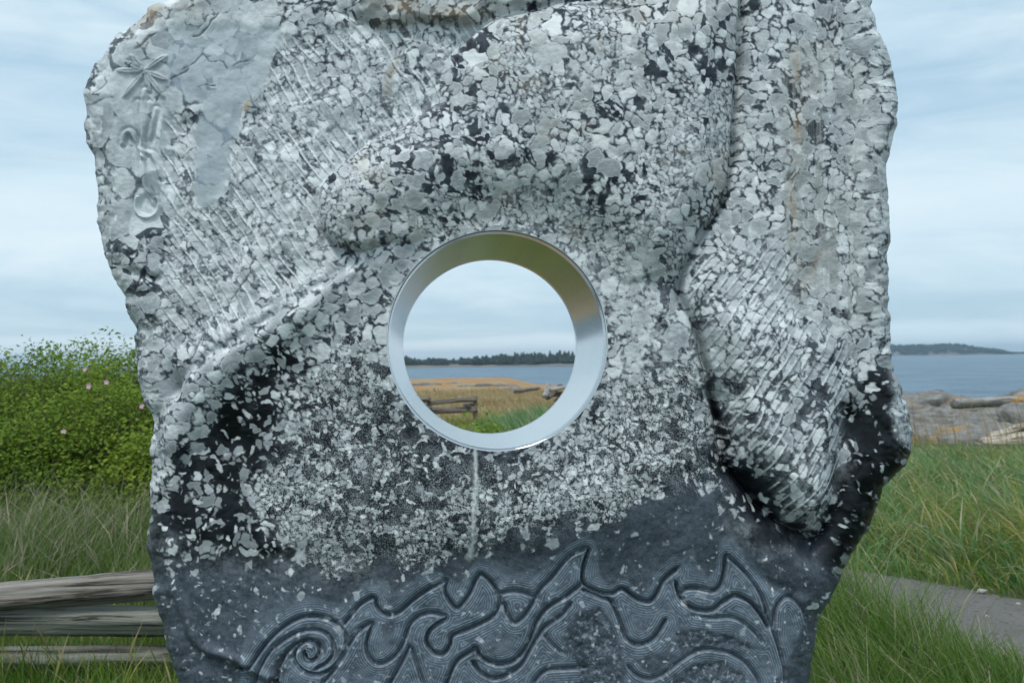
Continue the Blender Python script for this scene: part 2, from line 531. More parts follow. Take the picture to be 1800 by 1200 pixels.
P_rblack = [(1500, 660), (1560, 620), (1610, 700), (1640, 850), (1520, 990), (1440, 1030), (1380, 1000), (1310, 930), (1262, 820), (1250, 700), (1262, 690), (1300, 790), (1345, 850), (1395, 925), (1440, 945), (1475, 880)]
P_dia = [(1210, 450), (1390, 400), (1400, 540), (1500, 600), (1490, 760), (1470, 880), (1440, 935), (1400, 915), (1350, 850), (1290, 760), (1250, 620), (1205, 540)]
P_panel = [(1380, 60), (1560, 100), (1590, 560), (1470, 560), (1400, 540), (1370, 400)]
P_top = [(640, -300), (640, 20), (680, 45), (760, 42), (830, 48), (860, 20), (960, 2), (1080, -20), (1300, -60), (1300, -300)]

r_tongue, r_flat = region(P_tongue, 10, .5), region(P_flat, 12, .7)
sd_lobe = poly_sd(UE + 0.3 * wu, VE + 0.3 * wv, P_lobe)
r_lobe = sstep(sd_lobe, -6, 6)
r_chL = region(P_chL, 14) * (1 - r_tongue)
r_diag, r_black, r_slate = region(P_diag, 20, 1.5), region(P_black, 40, 2.4), region(P_slate, 46, 2.2)
r_speck, r_rblack = region(P_speck, 42, 2.2), region(P_rblack, 34, 2.0)
sd_dia = poly_sd(UE + 0.4 * wu, VE + 0.4 * wv, P_dia)
r_dia = sstep(sd_dia, -10, 10)
r_panel, r_top = region(P_panel, 25), region(P_top, 14)
r_slate = r_slate * (1 - 0.0 * r_speck)
edge_w = 1 - sstep(EE, 0, 75)                     # broken rim of the block
edge_l = edge_w * (UE < 700) * (1 - sstep(VE, 640, 800))


def worley(x, y, cell, seed, wvar=0.30, k=0.17):
    r = np.random.default_rng(500 + seed)
    JX, JY, WT, RN, R2 = (r.random((256, 256), dtype=np.float32) for _ in range(5))
    gx, gy = (x / cell).astype(np.float32), (y / cell).astype(np.float32)
    ix, iy = np.floor(gx).astype(np.int32), np.floor(gy).astype(np.int32)
    D = np.empty((9,) + x.shape, np.float32)
    best = np.full(x.shape, 1e9, np.float32)
    rn, r2 = np.zeros(x.shape, np.float32), np.zeros(x.shape, np.float32)
    n = 0
    for dx in (-1, 0, 1):
        for dy in (-1, 0, 1):
            cx, cy = (ix + dx) & 255, (iy + dy) & 255
            d = np.hypot(ix + dx + 0.08 + 0.84 * JX[cx, cy] - gx, iy + dy + 0.08 + 0.84 * JY[cx, cy] - gy) - wvar * WT[cx, cy]
            D[n] = d
            m_ = d < best
            best = np.where(m_, d, best)
            rn = np.where(m_, RN[cx, cy], rn)
            r2 = np.where(m_, R2[cx, cy], r2)
            n += 1
    ssum = np.exp(-(D - best) / k).sum(0) - 1.0
    edge = (-k * np.log(np.maximum(ssum, 1e-6)) * 0.5 + 0.035) * cell
    return edge, rn, r2


def fine_warp(a1, s1, a2, s2, seed):
    return (A + a1 * fbm(A / s1, VE / s1, seed, 3) + a2 * fbm(A / s2, VE / s2, seed + 10, 2),
            VE + a1 * fbm(A / s1, VE / s1, seed + 3, 3) + a2 * fbm(A / s2, VE / s2, seed + 13, 2))


X1, Y1 = fine_warp(13, 30, 3.5, 10, 100)
# ---- how much of the rock is pale clast, and how wide the dark matrix between clasts is
lowf = fbm(A / 110, VE / 110, 120, 3)
midf = fbm(A / 40, VE / 40, 124, 3)
cov = 0.90 + 0.26 * lowf + 0.46 * midf
gap = 0.85 + 2.3 * np.clip(midf + 0.15, 0, 1) + 0 * cov


def put(f, r, val):
    return f * (1 - r) + val * r


cov = put(cov, r_chL, 0.97 + 0.22 * lowf + 0.32 * midf)
cov = put(cov, r_flat, 1.1)
cov = put(cov, r_tongue, 1.2)
cov = put(cov, r_panel, 0.98 + 0.2 * midf)
cov = put(cov, r_diag, 1.02 + 0.2 * midf)
cov = put(cov, r_dia, 0.88 + 0.28 * midf - 0.40 * sstep(VE, 560, 860))
nh = sstep(300 - np.hypot(UE - 875, VE - 598), 0, 60)
cov = put(cov, nh * sstep(VE, 420, 520) * (1 - sstep(VE, 600, 700)), 0.98 + 0.2 * midf)
cov = put(cov, r_speck, 0.66 + 0.5 * lowf + 0.45 * midf - 0.16 * sstep(VE, 660, 800) * sstep(80 - np.abs(VE - 790), 0, 60))
cov = put(cov, r_black, 0.60 + 0.3 * lowf + 0.35 * midf - 0.10 * sstep(VE, 720, 900))
cov = put(cov, r_rblack, 0.26 + 0.3 * lowf + 0.4 * midf + 0.35 * (1 - sstep(VE, 640, 800)))
cov = put(cov, r_slate, 0.11 + 0.22 * np.clip(lowf, -.3, 1) + 0.42 * sstep(700 - UE, 0, 350) * sstep(1120 - VE, 0, 100) * (0.4 + midf))
gap = put(gap, np.maximum(r_flat, r_tongue), 0.25 + 2.0 * np.clip(midf + .05, 0, 1))
gap = put(gap, r_panel, 0.7 + 1.4 * np.clip(midf + .1, 0, 1))
gap = put(gap, r_diag, 1.25)
gap = put(gap, r_black, 2.6)
gap = put(gap, r_rblack, 2.6)
gap = put(gap, r_speck, 1.6)
gap = put(gap, r_slate, 3.0)

F_med, n_med, t_med = worley(X1, Y1, 18.5, 1, 0.52)
F_sml, n_sml, t_sml = worley(X1 + 0.4 * wu, Y1 + 0.4 * wv, 9.5, 2, 0.42)
F_dot, n_dot, t_dot = worley(X1 - 0.3 * wu, Y1 + 0.3 * wv, 9.0, 7, 0.35)
F_big, n_big, t_big = worley(A + 1.7 * wu, VE + 1.7 * wv, 62.0, 3, 0.4)
ca, sa = math.cos(math.radians(-38)), math.sin(math.radians(-38))
F_dia, n_dia, t_dia = worley((X1 * ca + Y1 * sa) / 1.45, (-X1 * sa + Y1 * ca) * 1.05, 20.0, 4, 0.48)
F_ver, n_ver, t_ver = worley(X1 + 1.2 * wu, Y1 + 1.2 * wv, 32.0, 5, 0.5)


def field(Fd, rn, cell, c, g):
    return np.minimum(Fd - g, (c - rn) * cell * 2.2)


f_med = field(F_med, n_med, 18.5, cov, gap * (0.15 + 1.7 * t_med))
f_sml = field(F_sml, n_sml, 9.5, cov + 0.08, gap * 0.5)
f_big = field(F_big, n_big, 74, cov, gap)
f_dia = field(F_dia, n_dia, 20, cov, gap * (0.3 + 1.4 * t_dia))
f_ver = field(F_ver, n_ver, 32, cov, gap * (0.3 + 1.2 * t_ver))
wsm = np.clip(r_speck + r_rblack * (1 - r_dia) * sstep(fbm(A / 70, VE / 70, 141, 2), -.1, .1), 0, 1)
mixn = sstep(fbm(A / 60, VE / 60, 140, 2), 0.0, 0.14) * (1 - r_diag) * (1 - r_panel) * (1 - r_flat) * (1 - r_tongue)
wsm = np.maximum(wsm, 0.95 * mixn * (0.35 + 0.65 * r_lobe + 0.4 * r_chL).clip(0, 1))
wbig = sstep(fbm(A / 75, VE / 75, 143, 2), 0.10, 0.2) * (1 - r_black) * (1 - r_rblack) * (1 - r_speck) * (1 - r_dia)
FLD, TON = f_med, t_med
for w_, f_, t_ in ((np.maximum(r_flat * (1 - 0.85 * edge_w * sstep(midf, -.1, .1)), r_tongue), f_big, t_big), (wbig, f_ver, t_ver), (np.maximum(r_diag, 0.9 * nh * (VE < 700)), f_dia, t_dia), (wsm, f_sml, t_sml)):
    FLD = FLD * (1 - w_) + f_ * w_
    TON = np.where(w_ > 0.5, t_, TON)
f_sl = np.maximum(field(F_sml, n_sml, 11, cov, 2.6), field(F_med, n_med, 18.5, cov * 0.6, 4.0))
f_sl = np.maximum(f_sl, field(F_dot, n_dot, 9, 0.13 + 0.1 * midf, 2.6))
FLD = FLD * (1 - r_slate) + f_sl * r_slate
FLD = np.where(r_rblack * (1 - r_dia) > 0.5, np.maximum(FLD, field(F_dot, n_dot, 9, 0.16 + 0.3 * midf, 2.8)), FLD)
# small clasts lodged in the matrix pockets
fill = field(F_sml, n_sml, 11, 0.72 * np.clip(cov, 0, 1) ** 1.5 + 0.1, 1.5) - 0.2
fill = np.where(r_slate + r_tongue + r_flat + r_rblack > 0.5, -5, fill)
TON = np.where(fill > FLD, t_sml, TON)
FLD = np.maximum(FLD, fill)

# ---- relief (metres, outward)
H = 0.010 * fbm(A / 170, VE / 170, 150, 2) + 0.0055 * fbm(A / 60, VE / 60, 153, 3) + 0.0016 * fbm(A / 16, VE / 16, 157, 3)
H += 0.026 * sstep(sd_lobe, -6, 80) + 0.012 * sstep(sd_lobe, -4, 10)
le = np.exp(-((UE - 615) ** 2 + (VE - 400) ** 2) / 120 ** 2)
H += 0.034 * sstep(sd_lobe, -2, 14) * le
H -= 0.022 * np.exp(-(np.minimum(sd_lobe, 0) / 10) ** 2) * (sd_lobe < 0) * le
H += 0.02 * r_lobe * np.clip(1 - ((UE - 1000) / 330) ** 2, 0, 1) * np.clip(1 - ((VE - 240) / 260) ** 2, 0, 1)
d, sdv, arc = seg_dist(UE, VE, catmull([(730, 430), (640, 478), (540, 540), (430, 610), (340, 690), (290, 760)], 4))
H += 0.034 * np.exp(-(d / 46) ** 2)
d, sdv, arc = seg_dist(UE + .5 * wu, VE, catmull([(690, 440), (610, 470), (520, 535), (430, 590), (345, 640), (300, 690), (285, 720)], 4))
H -= 0.016 * np.exp(-(d / 10) ** 2) * sstep(arc, 0, 60)
G_main = catmull([(1312, -60), (1310, 20), (1296, 160), (1288, 300), (1250, 385), (1212, 450), (1196, 510), (1222, 570), (1246, 640), (1268, 740), (1286, 820), (1330, 885), (1390, 930), (1440, 950)], 4)
dg, sg, ag = seg_dist(UE + .6 * wu, VE, G_main)
H -= 0.030 * np.exp(-(dg / 6.5) ** 2) + 0.028 * np.exp(-(dg / 40) ** 2)
H -= 0.016 * np.exp(-(dg / 7) ** 2) * sstep(VE, 540, 600)
H -= 0.05 * sstep(UE, 1320, 1570) * (1 - sstep(VE, 600, 800) * 0.6)
H += 0.030 * sstep(sd_dia, -4, 46) * sstep(VE, 480, 620)
dv, _, _ = seg_dist(UE + .5 * wu, VE + .5 * wv, catmull([(1262, 700), (1290, 810), (1340, 880), (1400, 945), (1450, 960), (1482, 880), (1497, 740)], 4))
H -= 0.034 * np.exp(-(dv / 26) ** 2)
d, _, _ = seg_dist(UE, VE, catmull([(1210, 830), (1262, 880), (1290, 950), (1330, 1010), (1400, 1045)], 4))
H -= 0.012 * np.exp(-(d / 12) ** 2)
d, _, _ = seg_dist(UE, VE, catmull([(1360, 920), (1410, 985), (1440, 1040), (1430, 1090)], 4))
H += 0.018 * np.exp(-(d / 22) ** 2)
H += 0.026 * np.exp(-((UE - 830) / 330) ** 2 - ((VE - 880) / 95) ** 2)
H -= 0.010 * sstep(VE, 930, 1010)
H -= 0.05 * np.exp(-(((UE - 302) / 22) ** 2 + ((VE - 682) / 34) ** 2))
H -= 0.020 * np.exp(-(((UE - 400) / 70) ** 2 + ((VE - 830) / 130) ** 2))
d, sdl, _ = seg_dist(UE + .5 * wu, VE + .5 * wv, catmull([(285, 960), (300, 1020), (322, 1080), (350, 1135), (420, 1162), (470, 1190)], 4))
H += 0.010 * np.exp(-(d / 9) ** 2) - 0.016 * sstep(sdl, 0, 22) * sstep(d, 0, 14) * (sdl > 0)
d, _, _ = seg_dist(UE + .4 * wu, VE + .4 * wv, [(275, 490), (240, 480), (200, 470)])
H -= 0.012 * np.exp(-(d / 7) ** 2)
d, sdt, _ = seg_dist(UE + .5 * wu, VE + .5 * wv, catmull([(600, 20), (660, 48), (760, 40), (830, 46), (880, 26), (960, 8), (1050, -4)], 4))
H += 0.022 * sstep(-sdt, -4, 10) * r_top - 0.010 * np.exp(-(d / 6) ** 2)
d, _, _ = seg_dist(UE, VE + .3 * wv, catmull([(775, 185), (782, 115), (830, 60), (905, 30), (985, 14), (1100, 20)], 4))
H -= 0.008 * np.exp(-(d / 5) ** 2)
rid = 1 - np.abs(fbm(A / 38, VE / 38, 160, 3)) * 2.2
H += edge_w * 0.007 * (rid - 0.5) * (1 - 0.5 * r_flat)
# facets where the rim was split off
fc, _, fr = worley(A + wu * 2, VE + wv * 2, 64, 9, 0.3)
H += edge_w * 0.012 * sstep(fc, 0, 10) * (fr - 0.5)

# chisel flutes
def chisel(ang, period, stroke, seed, bend=0.0):
    c_, s_ = math.cos(math.radians(ang)), math.sin(math.radians(ang))
    al = UE * c_ + VE * s_
    pe = -UE * s_ + VE * c_ + 4.0 * fbm(al / 90, VE / 70, seed, 2) * 2 + bend * al * al
    k_ = np.floor(pe / period)
    fr_ = pe / period - k_
    R = np.random.default_rng(seed).random((512, 64)).astype(np.float32)
    ki = k_.astype(int) & 511
    st = al / stroke + R[ki, 0] * 7
    sj = np.floor(st).astype(int) & 63
    depth = 0.55 + 0.9 * R[ki, sj]
    hh = depth * (fr_ - 0.5) + 0.35 * (st - np.floor(st) - 0.5)
    ridge = sstep(fr_, 0.66, 0.9) * (1 - sstep(fr_, 0.97, 1.0)) * sstep(R[ki, (sj + 9) & 63], 0.25, 0.6) + (1 - sstep(fr_, 0, 0.08)) * 0.4
    return hh, ridge


h1, g1_ = chisel(56, 17.0, 46, 170)
h2, g2_ = chisel(-56, 15.0, 40, 175)
chn = sstep(fbm(UE / 50, VE / 50, 178, 3), -0.35, 0.05)
chm1, chm2 = r_chL * (0.45 + 0.55 * chn), r_dia * (0.65 + 0.35 * chn) * sstep(VE, 400, 470)
H += chm1 * (0.0040 * h1 - 0.008) + chm2 * 0.0042 * h2
CH = np.clip(chm1 * g1_ + chm2 * g2_, 0, 1)
H -= 0.004 * r_tongue

# pebbly skin where the clasts weather proud
peb = sstep(FLD, -1.5, 5.0)
H += 0.0009 * peb * np.clip(0.9 * r_lobe + 0.5 * r_diag + 0.9 * nh + 0.35, 0, 1) * (1 - r_slate) * (1 - r_tongue) * (1 - 0.8 * r_black)
H += r_speck * (1 - r_slate) * 0.0014 * fbm(A / 5, VE / 5, 180, 2)

# carved flower on the left shoulder
ctr = (254, 124)
FL = np.zeros_like(UE)
for tip in c4([(215, 215), (298, 122), (512, 122), (517, 272), (497, 372), (254, 372), (412, 345), (268, 160)]):
    dx, dy = tip[0] - ctr[0], tip[1] - ctr[1]
    Lp = math.hypot(dx, dy)
    al = ((UE - ctr[0]) * dx + (VE - ctr[1]) * dy) / Lp
    pe = np.abs(-(UE - ctr[0]) * dy + (VE - ctr[1]) * dx) / Lp
    wpt = 5.4 * np.sqrt(np.clip(np.sin(np.pi * np.clip((al - 3) / (Lp - 3), 0, 1)), 0, 1))
    ins = (al > 3) & (al < Lp)
    pr = np.where(ins, np.sqrt(np.clip(1 - (pe / np.maximum(wpt, .1)) ** 2, 0, 1)), 0)
    rim = np.where(ins, np.exp(-((pe - wpt) / 1.8) ** 2), 0)
    FL = np.maximum(FL, 0.0070 * pr - 0.0035 * np.exp(-(pe / 1.4) ** 2) * (pr > 0)) - 0.0042 * np.exp(-((pe - wpt - 1.6) / 1.5) ** 2) * ins * (FL < 0.001)
FL += 0.006 * np.exp(-((UE - ctr[0]) ** 2 + (VE - ctr[1]) ** 2) / 5 ** 2)
stems = [c4([(378, 330), (368, 480), (366, 640), (374, 780), (384, 890), (405, 930), (425, 985)]),
         c4([(250, 640), (262, 585), (292, 570), (322, 610), (350, 665), (368, 720)]), c4([(475, 835), (452, 760), (425, 705), (395, 690)]),
         c4([(340, 400), (352, 520), (364, 640)]), c4([(445, 440), (415, 560), (380, 680)]), c4([(395, 400), (385, 520), (374, 640)])]
for k_, st_ in enumerate(stems):
    d, _, _ = seg_dist(UE, VE, catmull(st_, 4))
    FL += (0.0060 if k_ < 3 else 0.003) * np.exp(-(d / (3.4 if k_ < 3 else 2.2)) ** 2) - 0.0035 * np.exp(-((d - 7) / 2.5) ** 2)
bc = c4([(392, 1000)])[0]
rb = np.hypot(UE - bc[0], (VE - bc[1]) * 0.95)
FL += 0.006 * np.exp(-((rb - 21) / 3.0) ** 2) * (VE > bc[1] - 14) - 0.007 * sstep(22 - rb, 0, 9)
H += 1.25 * FL

# carved waves
WAVES = [w1([(0, 915), (60, 890), (130, 790), (200, 700), (290, 620), (390, 565), (490, 550), (590, 575), (660, 620), (695, 690), (685, 770), (640, 850), (560, 905), (470, 910),
             (400, 870), (365, 810), (385, 750), (440, 712), (500, 725), (520, 775), (490, 820), (450, 820), (440, 790)]),
         w1([(90, 1000), (150, 860), (220, 760), (330, 680), (440, 640), (540, 650), (600, 700), (610, 780), (570, 840), (500, 880)]),
         w1([(245, 1000), (270, 880), (310, 790), (370, 740)]),
         w1([(690, 600), (740, 540), (800, 470), (880, 430), (895, 480), (930, 525), (990, 545), (1060, 520), (1150, 440), (1250, 370), (1360, 315)]),
         w1([(1360, 315), (1352, 380), (1375, 440), (1430, 500), (1480, 460), (1530, 390), (1560, 320), (1595, 275), (1650, 320), (1700, 390), (1715, 470)]),
         w1([(1350, 560), (1260, 620), (1225, 690), (1240, 750), (1290, 800), (1350, 800), (1395, 740), (1410, 680), (1500, 640), (1600, 595), (1690, 540), (1715, 480)]),
         w1([(560, 980), (640, 880), (700, 780), (760, 680), (820, 620), (870, 600), (845, 660), (830, 740), (850, 820), (910, 865), (990, 840), (1060, 770), (1100, 680), (1130, 600),
             (1190, 550), (1270, 530), (1350, 550)]),
         w1([(990, 1000), (1060, 880), (1120, 760)]), w1([(1130, 770), (1160, 860), (1205, 1000)]),
         w1([(1370, 1000), (1430, 860), (1500, 800), (1550, 770)]) + w2([(60, 800), (90, 850), (160, 895), (240, 905), (330, 870), (400, 790), (440, 700), (470, 620), (540, 530), (640, 470), (720, 410), (758, 380)]),
         w2([(180, 580), (240, 510), (265, 570), (310, 630), (370, 600), (430, 520), (490, 410), (560, 340), (620, 260), (690, 180), (790, 130)]),
         w2([(210, 440), (290, 425), (370, 430), (460, 465)]),
         w2([(795, 140), (765, 250), (760, 350), (800, 400), (900, 440), (970, 440), (1030, 410), (1090, 450), (1150, 485), (1220, 490), (1270, 430), (1310, 350), (1390, 280)]),
         w2([(1420, 440), (1450, 410), (1520, 405), (1630, 425), (1690, 380), (1715, 280), (1720, 190)]),
         w3([(375, 505), (450, 570), (520, 650), (570, 740), (600, 840), (640, 950), (690, 1100), (700, 1190)]),
         w2([(40, 900), (90, 960), (180, 1000), (280, 970), (370, 900), (450, 760), (520, 660), (620, 590), (690, 510)]),
         w2([(780, 420), (900, 470), (950, 490), (990, 570), (1030, 680), (1060, 740), (1130, 775), (1210, 755), (1270, 700), (1320, 620)]),
         w2([(1380, 370), (1400, 440), (1440, 500), (1520, 545), (1620, 550), (1690, 500), (1760, 455), (1800, 455)]) + w3([(500, 760), (560, 830), (600, 900)]),
         w2([(1070, 920), (1130, 980), (1220, 1000), (1310, 960), (1400, 890), (1500, 830), (1590, 805), (1700, 820)]) + w3([(400, 1050), (480, 1100), (540, 1180), (560, 1230)]),
         w3([(640, 900), (650, 800), (690, 745), (740, 740), (790, 790), (815, 870)]),
         w2([(440, 1060), (460, 1010), (520, 950), (620, 940), (780, 935)]), w2([(520, 720), (570, 780), (630, 830)]),
         w3([(200, 840), (300, 850), (420, 850), (520, 920), (570, 980)])]
deep = [1, .8, .7, 1, 1, 1.1, .8, .8, .8, 1.1, .9, .7, 1.2, 1.2, .8, .9, 1.0, 1.2, .6, .8, .8, .5, .5]
WD = np.full(UE.shape, 60.0, np.float32)
msk = (VE > 930) & (VE < 1290) & (isfront > 0)
uu, vv = UE[msk], VE[msk]
wd = np.full(uu.shape, 60.0)
hw = np.zeros(uu.shape)
wsum = np.full(uu.shape, 1e-12)
edge_hilite = np.zeros(uu.shape)
for pts, dp in zip(WAVES, deep):
    d, sdv, arc = seg_dist(uu, vv, catmull(pts, 5))
    wsum = wsum + np.exp(-d / 3.0)
    hw = np.minimum(hw, np.where(sdv < 0, -0.021 * dp * np.exp(-(d / 5.2) ** 1.7), -0.021 * dp * (1 - sstep(d, 0, 2.0))))
    edge_hilite = np.maximum(edge_hilite, np.exp(-((sdv - 3.0) / 1.0) ** 2))  # mask for a painted highlight on the lower lip of each groove
wd = -3.0 * np.log(wsum)
H[msk] += hw
WD[msk] = wd
EDGE_HILITE = np.zeros_like(UE)
EDGE_HILITE[msk] = edge_hilite
P_hatch = w1([(-20, 1000), (20, 720), (100, 520), (180, 400), (330, 370), (480, 410), (650, 460), (720, 440), (800, 330), (880, 280), (950, 300), (1020, 370), (1100, 330), (1200, 250), (1300, 235),
              (1380, 270), (1450, 330), (1520, 230), (1600, 110)]) + \
    w2([(100, 150), (200, 210), (330, 280), (430, 260), (560, 180), (660, 110), (750, 45), (830, 60), (870, 150), (880, 300), (940, 370), (1060, 340), (1160, 440), (1220, 380), (1260, 270), (1360, 170),
        (1500, 115), (1530, 220), (1600, 320), (1650, 260), (1660, 90), (1710, 40), (1790, 90)]) + w3([(430, 420), (520, 530), (600, 600), (620, 680), (740, 730), (810, 830), (760, 1000), (700, 1120), (560, 1300)]) + [(440, 1300)]
HM = np.zeros_like(UE)
hs = sstep(poly_sd(uu, vv, P_hatch), -2, 3)
for ex in (w2([(650, 650), (740, 530), (880, 500), (960, 600), (1040, 800), (1060, 1100), (740, 1100), (740, 900), (650, 760)]), w2([(1370, 680), (1560, 650), (1800, 720), (1960, 800), (1800, 790), (1590, 780), (1430, 840)]),
           w2([(1110, 870), (1330, 800), (1390, 840), (1230, 970)]), w2([(1330, 1000), (1500, 880), (1700, 870), (1850, 960), (1850, 1200), (1300, 1200)]),
           w1([(920, 590), (1040, 560), (1030, 650), (960, 680)]), w1([(180, 1000), (230, 800), (420, 680), (560, 690), (570, 800), (480, 680), (340, 760), (270, 1000)])):
    hs = hs * (1 - sstep(poly_sd(uu + 6 * fbm(uu / 20, vv / 20, 190, 2), vv, ex), -3, 4))
HM[msk] = hs
RC = np.zeros_like(UE)
for ex in (w2([(680, 660), (760, 560), (880, 520), (950, 620), (1030, 800), (1040, 1100), (740, 1100), (740, 900), (670, 760)]), w2([(1380, 690), (1560, 660), (1800, 730), (1900, 800), (1590, 780), (1430, 840)]),
           w2([(1360, 1010), (1500, 890), (1700, 880), (1830, 970), (1830, 1200), (1330, 1200)])):
    RC[msk] = np.maximum(RC[msk], sstep(poly_sd(uu, vv, ex), -3, 8))
H += RC * (0.004 * fbm(UE / 12, VE / 12, 192, 3) - 0.003)

# pale drill streak below the ring
d, _, arc = seg_dist(UE + 2.5 * fbm(VE / 14, UE * 0, 195, 2), VE, [(838, 780), (836, 860), (832, 940), (829, 978)])
streak = np.exp(-(d / (3.2 + 1.6 * fbm(VE / 7, UE * 0, 196, 2))) ** 2)
d2, _, _ = seg_dist(UE, VE, [(829, 968), (826, 980)])
streak = np.maximum(streak, np.exp(-(d2 / (7 + 3 * fbm(UE / 7, VE / 7, 198, 2))) ** 2))
H += 0.004 * streak
# rusty stains and cracks
BRN = 0.8 * np.exp(-(((UE - 1402 + 14 * fbm(VE / 60, UE * 0, 200, 2)) / 13) ** 2)) * sstep(VE, 30, 150) * (1 - sstep(VE, 430, 560)) * sstep(fbm(A / 24, VE / 60, 201, 3), -0.2, 0.2)
for (cx, cy, rx, ry, aa) in ((435, 184, 5, 10, 1.6), (683, 135, 6, 18, 1.2), (679, 155, 4, 12, 1.2), (690, 120, 5, 20, .7), (1430, 470, 12, 34, .9), (700, 18, 50, 26, .55), (805, 25, 60, 16, .5), (335, 12, 40, 20, .3), (255, 20, 30, 26, .9), (1440, 120, 30, 70, .25)):
    BRN = np.maximum(BRN, aa * np.exp(-(((UE - cx + 6 * midf + (VE - cy) * .4) / rx) ** 2 + ((VE - cy) / ry) ** 2)))
BRN = np.clip(BRN + 0.10 * r_top + 0.22 * sstep(midf + lowf, 0.35, 0.7) * r_lobe, 0, 1.3)
CRK = np.zeros_like(UE)
for pts, wdt in ((c4([(600, 210), (700, 130), (720, 118), (760, 150), (825, 170), (860, 208)]), 1.3), (c4([(890, 185), (930, 160), (998, 152)]), 1.2), (c4([(680, 305), (730, 290), (785, 298)]), .8),
                 ([(455, 455), (430, 490), (405, 522)], 1.4), ([(355, 590), (340, 615), (326, 636)], 2.4), (c4([(540, 265), (600, 240), (640, 200)]), 2.0), (c4([(430, 10), (370, 45), (330, 68)]), 3.0),
                 (c4([(40, 370), (110, 330), (160, 265), (150, 240)]), 1.2), (c4([(40, 430), (120, 400), (200, 370)]), 1.4), ([(380, 25), (360, 45), (340, 62)], 3.0)):
    d, _, _ = seg_dist(UE + .9 * wu + 3 * fbm(UE / 12, VE / 12, 206, 2), VE + .9 * wv + 3 * fbm(UE / 12, VE / 12, 207, 2), pts)
    CRK = np.maximum(CRK, np.exp(-(d / (wdt * (0.45 + 0.5 * np.clip(0.5 + fbm(UE / 9, VE / 9, 205, 2), 0, 1)))) ** 2))
H -= 0.0025 * CRK

# the face is dressed level with the steel ring round the hole
RC3 = px(875, 598, DF)
RB3 = px(861, 609, DF * 1.267)
axis = RB3 - RC3
TL = float(np.linalg.norm(axis))
axis = axis / TL
R_IN = 192.0 / F * DF
R_OUT = R_IN + 0.007
du = np.hypot(UE - 875, VE - 598)
near = isfront * (1 - sstep(du, 200, 345))
H_ring = (base - RC3) @ axis + 0.0015
Hc = np.median(H[(du < 230) & (isfront > 0)])
H = H * (1 - near) + near * (H_ring + 0.22 * (H - Hc) * sstep(du, 196, 250) + 0.0016 * fbm(A / 16, VE / 16, 157, 3))

keep_in = sstep(EE, 4, 62)
H_rim = 0.0075 * fbm(A / 34, VE / 34, 166, 4, 0.6) + 0.007 * (fr - 0.5) * sstep(fc, 0, 8)
H_side = 0.016 * sstep(np.abs(A - UE), 0, 60) * fbm(A / 80, VE / 80, 165, 3) + 0.014 * sstep(np.abs(A - UE), 0, 40) * sstep(fc, 0, 10) * (fr - 0.5)
H = np.where(isfront > 0, H * keep_in + H_rim * (1 - keep_in), H_rim + H_side)
dr = np.gradient(base, axis=0)
dc = (np.roll(base, -1, 1) - np.roll(base, 1, 1)) * 0.5
Nrm = np.cross(dr, dc)
Nrm /= np.linalg.norm(Nrm, axis=2)[..., None] + 1e-12
if Nrm[300, 300, 1] > 0:
    Nrm = -Nrm
# soften normals at the rim so relief does not tangle
for _ in range(6):
    Nrm = (Nrm + np.roll(Nrm, 1, 1) + np.roll(Nrm, -1, 1)) / 3
Nrm /= np.linalg.norm(Nrm, axis=2)[..., None] + 1e-12
POS = base + Nrm * H[..., None]

# open the hole
rel = POS - RC3
t_ax = rel @ axis
perp = rel - t_ax[..., None] * axis
rad = np.linalg.norm(perp, axis=2)
RH = R_OUT - 0.003
inside = rad < RH
nb = np.zeros_like(inside)
for ax_, sh in ((0, 1), (0, -1), (1, 1), (1, -1)):
    nb |= ~np.roll(inside, sh, ax_)
snap = inside & nb
POS = np.where(snap[..., None], RC3 + t_ax[..., None] * axis + perp * (RH / np.maximum(rad, 1e-6))[..., None], POS)
dead = inside & ~snap
idx = np.arange(NR * NC).reshape(NR, NC)
idr = np.roll(idx, -1, 1)
Q = np.stack([idx[:-1], idr[:-1], idr[1:], idx[1:]], -1).reshape(-1, 4)
bad = dead.ravel()[Q].any(1) | inside.ravel()[Q].all(1)
Q = Q[~bad]
cT, cB = POS[0].mean(0), POS[-1].mean(0)
Vall = np.concatenate([POS.reshape(-1, 3), [cT + np.array([0, 0, 0.03]), cB]])
nT, nBt = NR * NC, NR * NC + 1
tr = np.concatenate([np.stack([np.full(NC, nT), idr[0], idx[0]], -1), np.stack([np.full(NC, nBt), idx[-1], idr[-1]], -1)])
used = np.zeros(len(Vall), bool)
used[Q.ravel()] = True
used[tr.ravel()] = True
remap = np.cumsum(used) - 1

